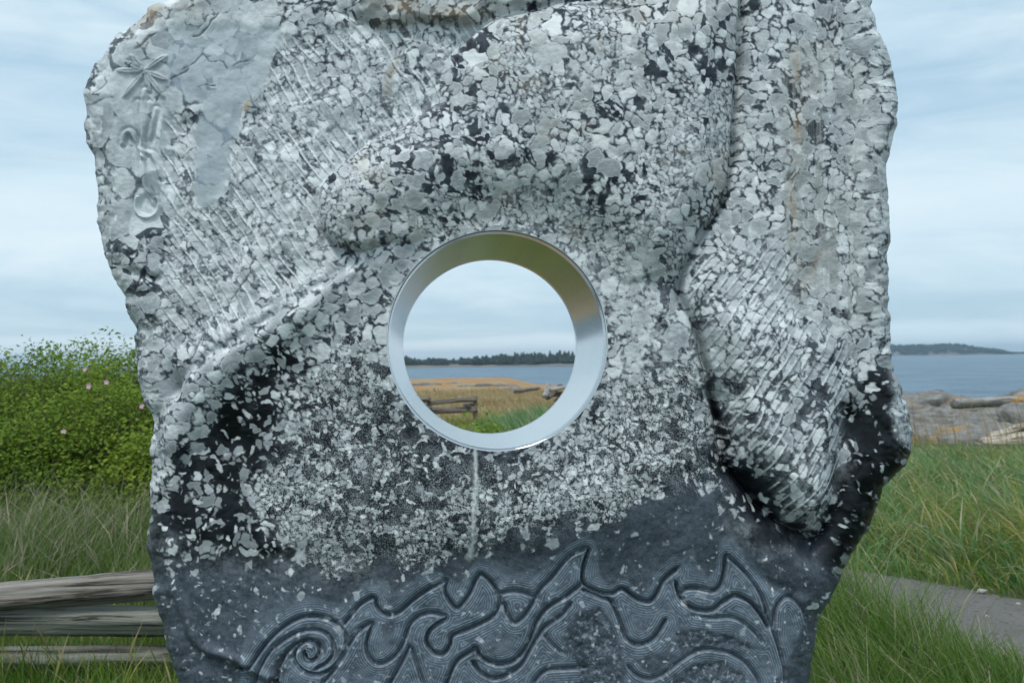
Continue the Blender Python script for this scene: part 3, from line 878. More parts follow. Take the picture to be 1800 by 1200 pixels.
# ---- stone material fields
WHT = np.clip(0.55 * r_chL + 0.25 * r_dia + 0.30 * edge_l + 0.12 * r_flat, 0, 1) * np.clip(0.75 + 0.9 * fbm(UE / 70, VE / 70, 210, 3), 0.1, 1.3)
wl = sstep(18 - np.abs(seg_dist(UE + wu, VE + wv, [(560, 335), (660, 235), (770, 180), (790, 100)])[1] + 14), 0, 20)
WHT = np.maximum(WHT, 0.75 * wl)
P_wf = [(1566, 640), (1580, 655), (1600, 690), (1625, 760), (1612, 805), (1588, 775), (1574, 740), (1572, 700)]
r_wf = region(P_wf, 8, .6)
WHT = np.maximum(WHT, 0.95 * r_wf)
BLK = (1 - r_wf) * np.clip(r_black + r_rblack * (1 - 0.8 * r_dia), 0, 1)
SMO = np.clip(r_tongue + 0.38 * r_flat * (1 - 0.6 * edge_w), 0, 1)
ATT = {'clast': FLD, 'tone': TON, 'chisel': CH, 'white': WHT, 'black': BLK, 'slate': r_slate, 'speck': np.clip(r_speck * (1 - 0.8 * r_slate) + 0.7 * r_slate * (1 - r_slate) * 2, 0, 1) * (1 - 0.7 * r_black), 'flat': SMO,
       'wave': WD, 'hatch': HM, 'edge_hilite': EDGE_HILITE, 'brown': BRN, 'crack': CRK, 'streak': streak, 'rubble': RC, 'bloom': np.clip(0.55 * sstep(fbm(UE / 120, VE / 120, 215, 3), 0.05, 0.35) + 0.5 * np.exp(-(((UE - 1130) / 90) ** 2 + ((VE - 520) / 90) ** 2)), 0, 1) * (1 - BLK) * (1 - r_slate) * (1 - .5 * r_speck), 'panel': r_panel * (1 - 0.6 * edge_w), 'warm': np.clip(0.5 + lowf + .6 * midf, 0, 1) * np.clip(r_lobe + .6 * r_panel, 0, 1),
       'dusk': np.clip(sstep(VE, 560, 820) * (1 - r_slate), 0, 1)}
ATT = {k: np.concatenate([np.broadcast_to(a, UE.shape).ravel(), [0, 0]])[used] for k, a in ATT.items()}

m, nt, b = new_mat('breccia_stone')
oc = node(nt, 'ShaderNodeTexCoord').outputs['Object']
at = {k: attr(nt, k) for k in ATT}
fn = noise_n(nt, oc, 90.0, 5, 0.6)
fn2 = noise_n(nt, oc, 26.0, 5, 0.6)
fn3 = noise_n(nt, oc, 330.0, 3, 0.6)
fld = math_n(nt, 'ADD', at['clast'], math_n(nt, 'MULTIPLY', math_n(nt, 'SUBTRACT', fn, 0.5), 4.5))
fld = math_n(nt, 'ADD', fld, math_n(nt, 'MULTIPLY', math_n(nt, 'SUBTRACT', fn3, 0.5), math_n(nt, 'MULTIPLY', at['speck'], 7.0)))
cmask = smooth_n(nt, fld, -1.1, 1.3)
core = smooth_n(nt, fld, 0.5, 5.5)
tone = math_n(nt, 'ADD', math_n(nt, 'MULTIPLY', at['tone'], 0.52), math_n(nt, 'ADD', math_n(nt, 'MULTIPLY', fn2, 0.55), math_n(nt, 'MULTIPLY', fn, 0.25)))
cl_col = mix_c(nt, smooth_n(nt, tone, 0.35, 1.0), (0.29, 0.32, 0.335), (0.82, 0.85, 0.85))
cl_col = mix_c(nt, math_n(nt, 'MULTIPLY', at['warm'], 0.35), cl_col, (0.47, 0.455, 0.41))
cl_col = mix_c(nt, smooth_n(nt, fld, 0.5, 3.5, 0.5, 1.0), (0.56, 0.60, 0.62), cl_col)
cl_col = mix_c(nt, math_n(nt, 'MULTIPLY', at['flat'], 0.8), cl_col, mix_c(nt, tone, (0.30, 0.36, 0.41), (0.47, 0.53, 0.56)))
cl_col = mix_c(nt, math_n(nt, 'MULTIPLY', at['speck'], smooth_n(nt, fn, 0.35, 0.60, 0.6, 0.0)), cl_col, (0.25, 0.28, 0.295))
cl_col = mix_c(nt, math_n(nt, 'MULTIPLY', at['black'], smooth_n(nt, at['tone'], 0.2, 0.8, 0.75, 0.15)), cl_col, (0.17, 0.195, 0.205))
mx_col = mix_c(nt, smooth_n(nt, fn2, 0.35, 0.7), (0.012, 0.017, 0.024), (0.055, 0.070, 0.088))
mx_col = mix_c(nt, smooth_n(nt, fld, -2.6, -0.6, 0.0, 0.35), mx_col, (0.09, 0.11, 0.13))
mx_col = mix_c(nt, at['flat'], mx_col, mix_c(nt, fn, (0.17, 0.22, 0.28), (0.36, 0.42, 0.46)))
mx_col = mix_c(nt, math_n(nt, 'MULTIPLY', at['speck'], 0.9), mx_col, mix_c(nt, smooth_n(nt, math_n(nt, 'ADD', fn3, math_n(nt, 'MULTIPLY', math_n(nt, 'SUBTRACT', fn2, 0.5), 0.5)), 0.44, 0.66), (0.012, 0.016, 0.020), (0.25, 0.28, 0.30)))
mx_col = mix_c(nt, at['black'], mx_col, mix_c(nt, smooth_n(nt, fn2, 0.4, 0.75), (0.003, 0.0045, 0.006), (0.013, 0.018, 0.024)))
slate_c = mix_c(nt, smooth_n(nt, math_n(nt, 'ADD', math_n(nt, 'MULTIPLY', fn2, 0.3), math_n(nt, 'ADD', math_n(nt, 'MULTIPLY', fn, 0.35), math_n(nt, 'MULTIPLY', fn3, 0.35))), 0.36, 0.64), (0.042, 0.054, 0.070), (0.108, 0.132, 0.162))
mx_col = mix_c(nt, at['slate'], mx_col, slate_c)
mx_col = mix_c(nt, math_n(nt, 'MULTIPLY', at['white'], smooth_n(nt, fn2, 0.3, 0.65, 0.1, 0.75)), mx_col, (0.16, 0.19, 0.215))
colr = mix_c(nt, cmask, mx_col, cl_col)
# powdery white bruising left by the chisel
br = math_n(nt, 'MULTIPLY', math_n(nt, 'MAXIMUM', at['white'], at['bloom']), smooth_n(nt, math_n(nt, 'ADD', math_n(nt, 'MULTIPLY', fn, 0.6), math_n(nt, 'MULTIPLY', fn2, 0.4)), 0.36, 0.64))
colr = mix_c(nt, math_n(nt, 'MULTIPLY', br, 0.62), colr, (0.68, 0.72, 0.73))
colr = mix_c(nt, math_n(nt, 'MULTIPLY', at['chisel'], smooth_n(nt, fn, 0.28, 0.5, 0.3, 1.0)), colr, (0.80, 0.84, 0.85))
# engraved lines along the waves, then the edge highlight painted into the colour
wphase = math_n(nt, 'ADD', at['wave'], math_n(nt, 'MULTIPLY', fn2, 3.0))
colr = mix_c(nt, math_n(nt, 'MULTIPLY', at['hatch'], smooth_n(nt, fn2, 0.3, 0.7, 0.15, 0.45)), colr, (0.185, 0.23, 0.28))
ln = math_n(nt, 'SINE', math_n(nt, 'MULTIPLY', wphase, 2 * math.pi / 4.2))
lm = math_n(nt, 'MULTIPLY', smooth_n(nt, ln, -0.1, 0.8), math_n(nt, 'MULTIPLY', at['hatch'], smooth_n(nt, at['wave'], -6.0, 1.0)))
lm = math_n(nt, 'MULTIPLY', lm, math_n(nt, 'MULTIPLY', smooth_n(nt, fn, 0.3, 0.6, 0.25, 1.0), smooth_n(nt, at['wave'], 14.0, 30.0, 1.0, 0.2)))
colr = mix_c(nt, math_n(nt, 'MULTIPLY', lm, 0.52), colr, (0.27, 0.36, 0.44))
colr = mix_c(nt, math_n(nt, 'MULTIPLY', at['edge_hilite'], math_n(nt, 'MULTIPLY', at['slate'], smooth_n(nt, fn, 0.35, 0.6, 0.05, 0.5))), colr, (0.32, 0.37, 0.41))
colr = mix_c(nt, math_n(nt, 'MULTIPLY', at['rubble'], smooth_n(nt, fn, 0.5, 0.68)), colr, (0.22, 0.26, 0.30))
colr = mix_c(nt, math_n(nt, 'MULTIPLY', at['brown'], smooth_n(nt, fn2, 0.32, 0.6, 0.15, 0.72)), colr, (0.36, 0.24, 0.11))
vst = noise_n(nt, mapping_n(nt, oc, (55, 55, 3.0)), 1.0, 4, 0.6)
colr = mix_c(nt, math_n(nt, 'MULTIPLY', at['panel'], smooth_n(nt, vst, 0.45, 0.68, 0.0, 0.75)), colr, (0.36, 0.37, 0.36))
colr = mix_c(nt, math_n(nt, 'MULTIPLY', at['streak'], smooth_n(nt, fn, 0.25, 0.5, 0.3, 0.95)), colr, (0.58, 0.62, 0.62))
colr = mix_c(nt, math_n(nt, 'MULTIPLY', at['crack'], 0.8), colr, (0.05, 0.05, 0.045))
rg = mix_c(nt, math_n(nt, 'MAXIMUM', at['black'], math_n(nt, 'MULTIPLY', at['slate'], 0.75)), (0.62, 0.62, 0.62), (0.34, 0.34, 0.34))
rg = math_n(nt, 'ADD', node(nt, 'ShaderNodeSeparateColor', {0: rg}).outputs[0], math_n(nt, 'MULTIPLY', math_n(nt, 'SUBTRACT', fn, 0.5), 0.3))
hgt = math_n(nt, 'ADD', math_n(nt, 'MULTIPLY', cmask, 0.13), math_n(nt, 'MULTIPLY', fn, 0.9))
hgt = math_n(nt, 'ADD', hgt, math_n(nt, 'MULTIPLY', fn3, 0.25))
hgt = math_n(nt, 'SUBTRACT', hgt, math_n(nt, 'MULTIPLY', lm, 0.3))
bst = math_n(nt, 'SUBTRACT', 0.75, math_n(nt, 'MULTIPLY', math_n(nt, 'MAXIMUM', at['black'], math_n(nt, 'MULTIPLY', math_n(nt, 'MAXIMUM', at['flat'], at['slate']), 0.55)), 0.5))
bmp = node(nt, 'ShaderNodeBump', {'Height': hgt, 'Strength': bst, 'Distance': 0.0035}).outputs[0]
setp(nt, b, Base_Color=colr, Roughness=rg, Normal=bmp)
b.inputs['Specular IOR Level'].default_value = 0.22
M_stone = m

boulder = empty('carved_boulder', (0.0, 2.8, 0.0))
tag(boulder, 'tall carved black and white stone with a steel-lined round hole', 'sculpture')
offs3 = np.array([0.0, 2.8, 0.0])
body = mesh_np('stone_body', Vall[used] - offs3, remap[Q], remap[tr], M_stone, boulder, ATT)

# steel ring lining the hole
m, nt, b = new_mat('brushed_steel')
oc = node(nt, 'ShaderNodeTexCoord').outputs['Object']
br1 = noise_n(nt, mapping_n(nt, oc, (2.2, 2.2, 130.0)), 1.0, 5, 0.65)
br2 = noise_n(nt, mapping_n(nt, oc, (6, 6, 500.0)), 1.0, 3, 0.6)
sc = math_n(nt, 'ADD', math_n(nt, 'MULTIPLY', br1, 0.65), math_n(nt, 'MULTIPLY', br2, 0.35))
setp(nt, b, Base_Color=mix_c(nt, sc, (0.40, 0.42, 0.44), (0.80, 0.81, 0.82)), Metallic=1.0, Roughness=smooth_n(nt, sc, 0.3, 0.7, 0.045, 0.15),
     Normal=bump_n(nt, sc, 0.22, 0.002))
M_steel = m
nA = 160
ang = np.linspace(0, 2 * math.pi, nA, endpoint=False)
prof = [(R_IN, 0.003), (R_IN + 0.001, 0.0), (R_OUT - 0.001, 0.0), (R_OUT, 0.001), (R_OUT, TL), (R_OUT - .001, TL + .001), (R_IN + .001, TL + 0.001), (R_IN, TL - 0.002)]
inner = [(R_IN, TL - 0.002 + (0.005 - TL) * k / 14) for k in range(1, 15)]
pr = prof + inner
V = np.array([[(r_ * math.cos(a), r_ * math.sin(a), z_) for a in ang] for r_, z_ in pr]).reshape(-1, 3)
i = np.arange(len(pr) * nA).reshape(len(pr), nA)
Q = np.stack([i, np.roll(i, -1, 1), np.roll(np.roll(i, -1, 0), -1, 1), np.roll(i, -1, 0)], -1).reshape(-1, 4)
ring = mesh_np('steel_ring', V, Q, None, M_steel, boulder)
ring['label'] = 'brushed steel ring lining the round hole'
ring.matrix_local = Matrix.Translation(Vector(RC3 - offs3 + axis * 0.0005)) @ Vector(axis).to_track_quat('Z', 'Y').to_matrix().to_4x4()

# ------------------------------------------------------------------ timber: fences and driftwood
def wood_mat(name, dark, mid, pale, moss=0.0):
    m, nt, b = new_mat(name)
    oc = node(nt, 'ShaderNodeTexCoord').outputs['Object']
    rnd = node(nt, 'ShaderNodeObjectInfo').outputs['Random']
    off = node(nt, 'ShaderNodeCombineXYZ', {0: math_n(nt, 'MULTIPLY', rnd, 37.0), 1: 0.0, 2: math_n(nt, 'MULTIPLY', rnd, 11.0)}).outputs[0]
    v = node(nt, 'ShaderNodeVectorMath', {0: oc, 1: off}, operation='ADD').outputs[0]
    g = noise_n(nt, mapping_n(nt, v, (1.3, 34, 34)), 1.0, 7, 0.66, 0.5)
    g2 = noise_n(nt, mapping_n(nt, v, (0.7, 9, 9)), 1.0, 4, 0.6, 0.3)
    g3 = noise_n(nt, v, 4.0, 4)
    c = mix_c(nt, smooth_n(nt, g, 0.30, 0.72), mid, pale)
    c = mix_c(nt, math_n(nt, 'MULTIPLY', smooth_n(nt, g2, 0.50, 0.72), 0.8), c, dark)
    c = mix_c(nt, math_n(nt, 'MULTIPLY', smooth_n(nt, g3, 0.52, 0.72), moss), c, (0.12, 0.13, 0.07))
    crack = smooth_n(nt, g, 0.39, 0.46, 1.0, 0.0)
    c = mix_c(nt, math_n(nt, 'MULTIPLY', crack, 0.85), c, (0.018, 0.014, 0.010))
    setp(nt, b, Base_Color=c, Roughness=0.88, Normal=bump_n(nt, math_n(nt, 'ADD', g, math_n(nt, 'MULTIPLY', g2, 0.6)), 0.9, 0.02))
    return m


M_rail = wood_mat('weathered_rail', (0.060, 0.050, 0.040), (0.17, 0.175, 0.145), (0.33, 0.335, 0.29), 0.6)
M_rail_top = wood_mat('weathered_rail_bark', (0.040, 0.030, 0.024), (0.14, 0.115, 0.095), (0.36, 0.335, 0.30), 0.4)
M_drift = wood_mat('driftwood_grey', (0.12, 0.11, 0.10), (0.26, 0.25, 0.23), (0.42, 0.40, 0.37))
M_drift_tan = wood_mat('driftwood_tan', (0.16, 0.12, 0.085), (0.40, 0.33, 0.25), (0.60, 0.53, 0.44))
M_drift_orange = wood_mat('driftwood_orange', (0.14, 0.07, 0.03), (0.38, 0.21, 0.08), (0.50, 0.31, 0.14))
M_dark_rail = wood_mat('dark_rail', (0.05, 0.04, 0.035), (0.12, 0.10, 0.085), (0.22, 0.19, 0.165))


def log_mesh(name, length, r0, r1, mat, seed, parent=None, flat=0.85, bend=0.03, lobes=0.22, ns=16, nl=40):
    """A split or drifted trunk lying along local X, from x=0 to x=length."""
    t = np.linspace(0, 1, nl)
    a = np.linspace(0, 2 * math.pi, ns, endpoint=False)
    TT, AA = np.meshgrid(t, a, indexing='ij')
    rad = (r0 + (r1 - r0) * TT) * (1 + lobes * fbm(np.cos(AA) * 1.3 + seed * 3.1 + TT * 1.2, np.sin(AA) * 1.3 + seed * 1.7, 300, 2) * 1.6 + 0.10 * fbm(TT * length * 4, AA * 1.5 + seed, 303, 3))
    endr = np.clip(np.minimum(TT, 1 - TT) / 0.012, 0, 1) ** 0.5
    rad = rad * (0.86 + 0.14 * endr)
    cy = bend * length * fbm(TT * 1.5 + seed, TT * 0, 305, 2)
    cz = bend * length * fbm(TT * 1.5 + seed + 20, TT * 0, 305, 2)
    jag = (fbm(np.cos(AA) * 2 + seed, np.sin(AA) * 2, 309, 2)) * r0 * 0.8
    X = TT * length + jag * (np.abs(TT - 0.5) > 0.49)
    V = np.stack([X, cy + rad * np.cos(AA), cz + rad * np.sin(AA) * flat], -1).reshape(-1, 3)
    i = np.arange(nl * ns).reshape(nl, ns)
    ir = np.roll(i, -1, 1)
    Q = np.stack([i[:-1], i[1:], ir[1:], ir[:-1]], -1).reshape(-1, 4)[:, ::-1]
    V = np.concatenate([V, [V[:ns].mean(0), V[-ns:].mean(0)]])
    n = nl * ns
    tr = [(n, i[0, k], i[0, (k + 1) % ns]) for k in range(ns)] + [(n + 1, i[-1, (k + 1) % ns], i[-1, k]) for k in range(ns)]
    return mesh_np(name, V, Q, np.array(tr)[:, ::-1], mat, parent)


def lay(o, p0, p1):
    """Point a log's local X from p0 to p1 (parent space)."""
    p0, p1 = Vector(p0), Vector(p1)
    o.location = p0
    o.rotation_euler = (p1 - p0).to_track_quat('X', 'Z').to_euler()


def rail_between(name, p0, p1, r0, r1, mat, seed, parent, **kw):
    o = log_mesh(name, (Vector(p1) - Vector(p0)).length, r0, r1, mat, seed, parent, **kw)
    lay(o, p0, p1)
    return o


# split-rail fence on the left: three rails, two posts out of sight
FY = 5.05
fz = float(terrain(-2.5, FY))
fence = empty('split_rail_fence', (-2.5, FY, fz))
tag(fence, 'grey weathered split-rail fence of three stacked logs left of the stone', 'fence')


def fl(u, v, yy):
    p = px(u, v, yy)
    return (p[0] + 2.5, p[1] - FY, p[2] - fz)


a0, a1 = fl(-330, 1068, 4.98), fl(420, 1014, 5.10)
rail_between('rail', a0, a1, 0.078, 0.074, M_rail_top, 1, fence, flat=0.95, bend=0.018, nl=70, ns=22)
a0, a1 = fl(-340, 1094, 5.06), fl(440, 1098, 5.10)
rail_between('rail', a0, a1, 0.076, 0.074, M_rail, 2, fence, flat=0.95, bend=0.008, nl=70, ns=22)
a0, a1 = fl(-340, 1166, 5.02), fl(440, 1160, 5.12)
rail_between('rail', a0, a1, 0.060, 0.062, M_rail, 3, fence, flat=0.9, bend=0.012, nl=70, ns=22)
for u in (-310, 425):
    for dy in (-0.17, 0.17):
        a0 = fl(u, 1230, FY)
        p = rail_between('post', (a0[0], dy, -0.3), (a0[0], dy, 0.66), 0.055, 0.05, M_rail, 5 + dy + u / 100, fence, nl=14, ns=12)

# low fence in the golden field, seen through the ring
fy2 = 26.0
fz2 = float(terrain(-1.6, fy2))
fence2 = empty('field_fence', (-1.6, fy2, fz2))
tag(fence2, 'low dark two-rail fence standing in the golden field', 'fence')


def f2(u, v, yy):
    p = px(u, v, yy)
    return (p[0] + 1.6, p[1] - fy2, p[2] - fz2)


rail_between('rail', f2(752, 709, 26), f2(838, 702, 26.1), 0.075, 0.065, M_dark_rail, 11, fence2, nl=24)
rail_between('rail', f2(752, 723, 26), f2(838, 719, 26.1), 0.090, 0.085, M_dark_rail, 12, fence2, nl=24)
rail_between('rail', f2(600, 704, 25.6), f2(755, 702, 25.9), 0.075, 0.07, M_dark_rail, 13, fence2, nl=24)
rail_between('rail', f2(600, 722, 25.6), f2(757, 716, 25.9), 0.09, 0.08, M_dark_rail, 14, fence2, nl=24)
rail_between('rail', f2(816, 711, 25.75), f2(838, 710, 26.6), 0.055, 0.055, M_dark_rail, 15, fence2, nl=12)
for u in (754, 836):
    q = f2(u, 730, 26.05)
    rail_between('post', (q[0], 0.16, -0.3), (q[0], 0.16, 0.62), 0.06, 0.055, M_dark_rail, 17 + u, fence2, nl=10, ns=10)


# driftwood on the shore
def drift(label, u0, v0, y0, u1, v1, y1, r0, r1, mat, seed, **kw):
    p0, p1 = px(u0, v0, y0), px(u1, v1, y1)
    o = log_mesh('driftwood_log', float(np.linalg.norm(p1 - p0)), r0, r1, mat, seed, None, **kw)
    lay(o, p0, p1)
    return tag(o, label, 'log', 'driftwood logs stranded on the rocks')


drift('thick grey driftwood log lying along the top of the shore rocks', 1676, 707, 33, 1786, 702, 34, 0.22, 0.20, M_drift, 21, bend=0.02)
drift('orange-brown log end at the right edge beside the grey log', 1783, 711, 30, 1900, 703, 31, 0.26, 0.28, M_drift_orange, 22, bend=0.02)
drift('pale tan driftwood pole, upper one of the low log heap', 1738, 766, 18.4, 1850, 741, 18.8, 0.07, 0.10, M_drift_tan, 23, bend=0.02)
drift('stout pale driftwood log under the tan pole', 1728, 781, 17.6, 1860, 766, 18.0, 0.11, 0.13, M_drift_tan, 24, bend=0.015)
drift('short stubby driftwood piece with a pale end, left of the log heap', 1710, 784, 17.2, 1748, 789, 17.4, 0.07, 0.06, M_drift, 25)
drift('half-buried tan plank-like log at the foot of the heap', 1755, 801, 16.8, 1860, 793, 17.0, 0.10, 0.11, M_drift_tan, 26)
drift('thin grey driftwood pole sunk in the dune grass', 1722, 812, 16.8, 1800, 806, 17.2, 0.06, 0.07, M_drift, 27)
drift('long thin dark pole lying at the edge of the golden field', 905, 688, 36, 948, 681, 38, 0.10, 0.06, M_dark_rail, 28)
# heap of drift poles seen through the right of the ring
hp = [(958, 697, 964, 676, 'steep grey pole, leftmost of the driftwood heap'), (962, 699, 985, 677, 'slanting grey pole crossing the middle of the driftwood heap'),
      (966, 686, 1000, 679, 'upper level grey pole of the driftwood heap'), (968, 694, 1005, 688, 'lower level grey pole of the driftwood heap'),
      (975, 702, 1006, 681, 'long slanting brown pole of the driftwood heap'), (985, 700, 1010, 692, 'short brown pole at the right foot of the driftwood heap')]
for k, (u0, v0, u1, v1, lb) in enumerate(hp):
    o = drift(lb, u0, v0, 27 + 0.3 * k, u1, v1, 28.2 - 0.2 * k, 0.075, 0.06, M_dark_rail if k % 2 else M_drift, 40 + k, nl=20, ns=10)
    o['group'] = 'poles of the driftwood heap'

# ------------------------------------------------------------------ shore rocks
m, nt, b = new_mat('shore_rock')
gp = node(nt, 'ShaderNodeNewGeometry').outputs['Position']
r1 = noise_n(nt, gp, 1.2, 7, 0.6)
r2 = noise_n(nt, mapping_n(nt, gp, (1, 1, 2.2)), 2.6, 7, 0.62)
rc = mix_c(nt, smooth_n(nt, r2, 0.3, 0.72), (0.10, 0.10, 0.098), (0.27, 0.265, 0.255))
rc = mix_c(nt, math_n(nt, 'MULTIPLY', smooth_n(nt, r1, 0.54, 0.66), 0.8), rc, mix_c(nt, r2, (0.28, 0.16, 0.06), (0.44, 0.27, 0.10)))
setp(nt, b, Base_Color=rc, Roughness=0.92, Normal=bump_n(nt, math_n(nt, 'ADD', r1, math_n(nt, 'MULTIPLY', r2, 0.6)), 1.0, 0.12))
M_rock = m


def rock(label, u, v, y, rx, ry, rz, seed):
    """Low ice-worn hump; (u, v) is where its top shows."""
    nu, nv = 56, 26
    a = np.linspace(0, 2 * math.pi, nu, endpoint=False)
    t = np.linspace(0.02, math.pi * 0.62, nv)
    TT, AA = np.meshgrid(t, a, indexing='ij')
    x, yy, z = np.sin(TT) * np.cos(AA), np.sin(TT) * np.sin(AA), np.cos(TT)
    n = np.array([[mnoise.fractal(Vector((x[i, j] * 1.7 + seed * 5.3, yy[i, j] * 1.7, z[i, j] * 1.7)), 0.9, 2.1, 5) for j in range(nu)] for i in range(nv)])
    k = 1 + 0.32 * n
    fl_ = np.sign(z) * np.abs(z) ** 0.8
    V = np.stack([x * rx * k, yy * ry * k, fl_ * rz * k], -1)
    i = np.arange(nu * nv).reshape(nv, nu)
    ir = np.roll(i, -1, 1)
    Q = np.stack([i[:-1], i[1:], ir[1:], ir[:-1]], -1).reshape(-1, 4)
    V = V.reshape(-1, 3)
    V = np.concatenate([V, [V[:nu].mean(0)]])
    tr = [(nu * nv, k_, (k_ + 1) % nu) for k_ in range(nu)]
    o = mesh_np('shore_rock', V, Q, np.array(tr), M_rock)
    p = px(u, v, y)
    o.location = (p[0], p[1], p[2] - V[:nu, 2].max())
    return tag(o, label, 'rock', 'grey shore rocks')


rock('long grey shore rock nearest the stone edge, ochre grass round it', 1660, 757, 22.0, 2.1, 2.4, 0.75, 1)
rock('broad grey rock slab in front of the thick driftwood log', 1765, 718, 27.5, 2.6, 2.2, 0.9, 2)
rock('low rock hump at the waterline right beside the stone edge', 1618, 691, 40, 2.4, 2.4, 1.0, 3)
rock('grey rock behind the low log heap', 1762, 742, 22.5, 1.9, 1.6, 0.75, 4)
rock('far grey rock ledge under the thick driftwood log', 1722, 703, 36, 3.2, 2.0, 1.0, 5)
rock('large rock at the right edge behind the tan poles', 1880, 725, 24.5, 2.0, 2.0, 0.9, 6)
rock('small dark rock beside the short driftwood piece', 1664, 790, 17.6, 0.55, 0.5, 0.35, 7)
rock('rock hump at the waterline behind the orange log end', 1850, 697, 39, 3.0, 2.6, 1.1, 8)
rock('ochre-topped rock between the stone edge and the broad slab', 1600, 730, 29.0, 1.9, 2.2, 0.8, 9)
for k, (u, v, y, w) in enumerate([(736, 674, 51, 1.6), (790, 673, 52, 1.7), (822, 676, 50, 1.1), (868, 677, 50, 1.5), (902, 682, 46, .8)]):
    rock(['leftmost grey rock in the rusty bank across the golden field', 'second grey rock from the left in the rusty bank', 'middle grey rock in the rusty bank, lower than its neighbours',
          'fourth grey rock from the left in the rusty bank', 'small rightmost rock at the end of the rusty bank'][k], u, v, y, w, 0.9, 0.45, 20 + k)['group'] = 'rocks in the rusty bank'

# pale stones on the path
m, nt, b = new_mat('pale_pebble')
gp = node(nt, 'ShaderNodeNewGeometry').outputs['Position']
setp(nt, b, Base_Color=mix_c(nt, noise_n(nt, gp, 40, 4), (0.33, 0.31, 0.28), (0.55, 0.53, 0.49)), Roughness=0.85)
M_pebble = m


def pebble(label, u, v, size, seed):
    d = px(u, v, 1.0) - CAM
    k = -1.6 / d[2]
    g = CAM + d * k
    gz = float(terrain(g[0], g[1])) + 0.012
    o = rock(label, 900, 600, 10, size, size * .75, size * .5, seed)
    o.data.materials.clear()
    o.data.materials.append(M_pebble)
    o.name = 'path_stone'
    o.location = (g[0], g[1], gz + size * 0.12)
    o['category'] = 'stone'
    o['group'] = 'loose pale stones on the path'
    return o


pebble('largest pale stone lying on the gravel path', 1726, 1048, 0.030, 31)
pebble('small pale stone near the far grassy edge of the path', 1753, 1036, 0.018, 32)
pebble('tiny pale stone on the path edge beside the dune grass', 1660, 1016, 0.014, 33)
pebble('tiny pale stone at the near side of the path', 1735, 1095, 0.012, 34)
pebble('small flat stone at the right end of the path', 1790, 1070, 0.014, 35)

# ------------------------------------------------------------------ grasses
def grass_mat(name, cols, tip, rough=0.75):
    m, nt, b = new_mat(name)
    tn, al, dr = attr(nt, 'tint'), attr(nt, 'along'), attr(nt, 'dry')
    c = mix_c(nt, smooth_n(nt, tn, 0.0, 0.5), cols[0], cols[1])
    c = mix_c(nt, smooth_n(nt, tn, 0.5, 1.0), c, cols[2])
    c = mix_c(nt, dr, c, tip)
    setp(nt, b, Base_Color=c, Roughness=rough)
    b.inputs['Specular IOR Level'].default_value = 0.08
    tr = node(nt, 'ShaderNodeBsdfTranslucent', {'Color': c})
    mx = node(nt, 'ShaderNodeMixShader', {0: 0.38, 1: b.outputs[0], 2: tr.outputs[0]})
    nt.links.new(mx.outputs[0], nt.nodes['Material Output'].inputs[0])
    return m


def blades(x, y, h, w, lean, lean_dir, mat, name, label, seed, dry=None, z=None, cat='grass', stiff=1.6, plume=0.0, segs=4, tuft=None):
    r = np.random.default_rng(seed)
    n = len(x)
    z = terrain(x, y) - 0.02 if z is None else z
    face = r.uniform(0, 2 * math.pi, n)
    fx, fy_ = np.cos(face), np.sin(face)
    lx, ly = np.cos(lean_dir), np.sin(lean_dir)
    t = np.linspace(0, 1, segs)
    tint = np.clip(r.normal(0.45, 0.25, n) + 0.5 * fbm(x * 1.3, y * 1.3, 400, 2), 0, 1)
    if tuft is not None:
        tint = np.clip(0.55 * tint + 0.5 * tuft, 0, 1)
    dry = np.zeros(n) if dry is None else dry
    pl = (r.random(n) < plume)
    Vs, al, td, dd = [], [], [], []
    for k, tk in enumerate(t):
        bend = lean * tk ** stiff
        cx = x + lx * bend * h
        cy = y + ly * bend * h
        cz = z + h * np.sqrt(np.maximum(tk ** 2 - 0.55 * (bend ** 2), 0.0))
        wk = w * (1 - 0.85 * tk ** 1.5) * np.where(pl & (k == segs - 2), 2.2, np.where(pl, 0.55, 1.0))
        for sgn in (-1, 1):
            Vs.append(np.stack([cx + sgn * fx * wk, cy + sgn * fy_ * wk, cz], -1))
            al.append(np.full(n, tk))
            td.append(tint)
            dd.append(np.clip(dry + np.where(pl, 0.85 * sstep(np.full(n, tk), 0.45, 0.75), 0.0), 0, 1))
    V = np.stack(Vs, 1).reshape(-1, 3)
    A_, T_, D_ = (np.stack(a, 1).reshape(-1) for a in (al, td, dd))
    b0 = (np.arange(n) * segs * 2)[:, None]
    Q = np.concatenate([b0 + np.array([[2 * k, 2 * k + 1, 2 * k + 3, 2 * k + 2]]) for k in range(segs - 1)], 0)
    o = mesh_np(name, V, Q, None, mat, None, {'tint': T_, 'along': A_, 'dry': D_})
    return tag(o, label, cat, kind='stuff')


def scatter(n, x0, x1, y0, y1, seed, keep=None):
    r = np.random.default_rng(seed)
    x, y = r.uniform(x0, x1, n), r.uniform(y0, y1, n)
    k = path_dist(x, y) > 0.60 + 0.16 * r.random(n)
    k &= ~((np.abs(x) < 0.95) & (y > 2.4) & (y < 3.2))
    if keep is not None:
        k &= keep(x, y)
    return x[k], y[k]


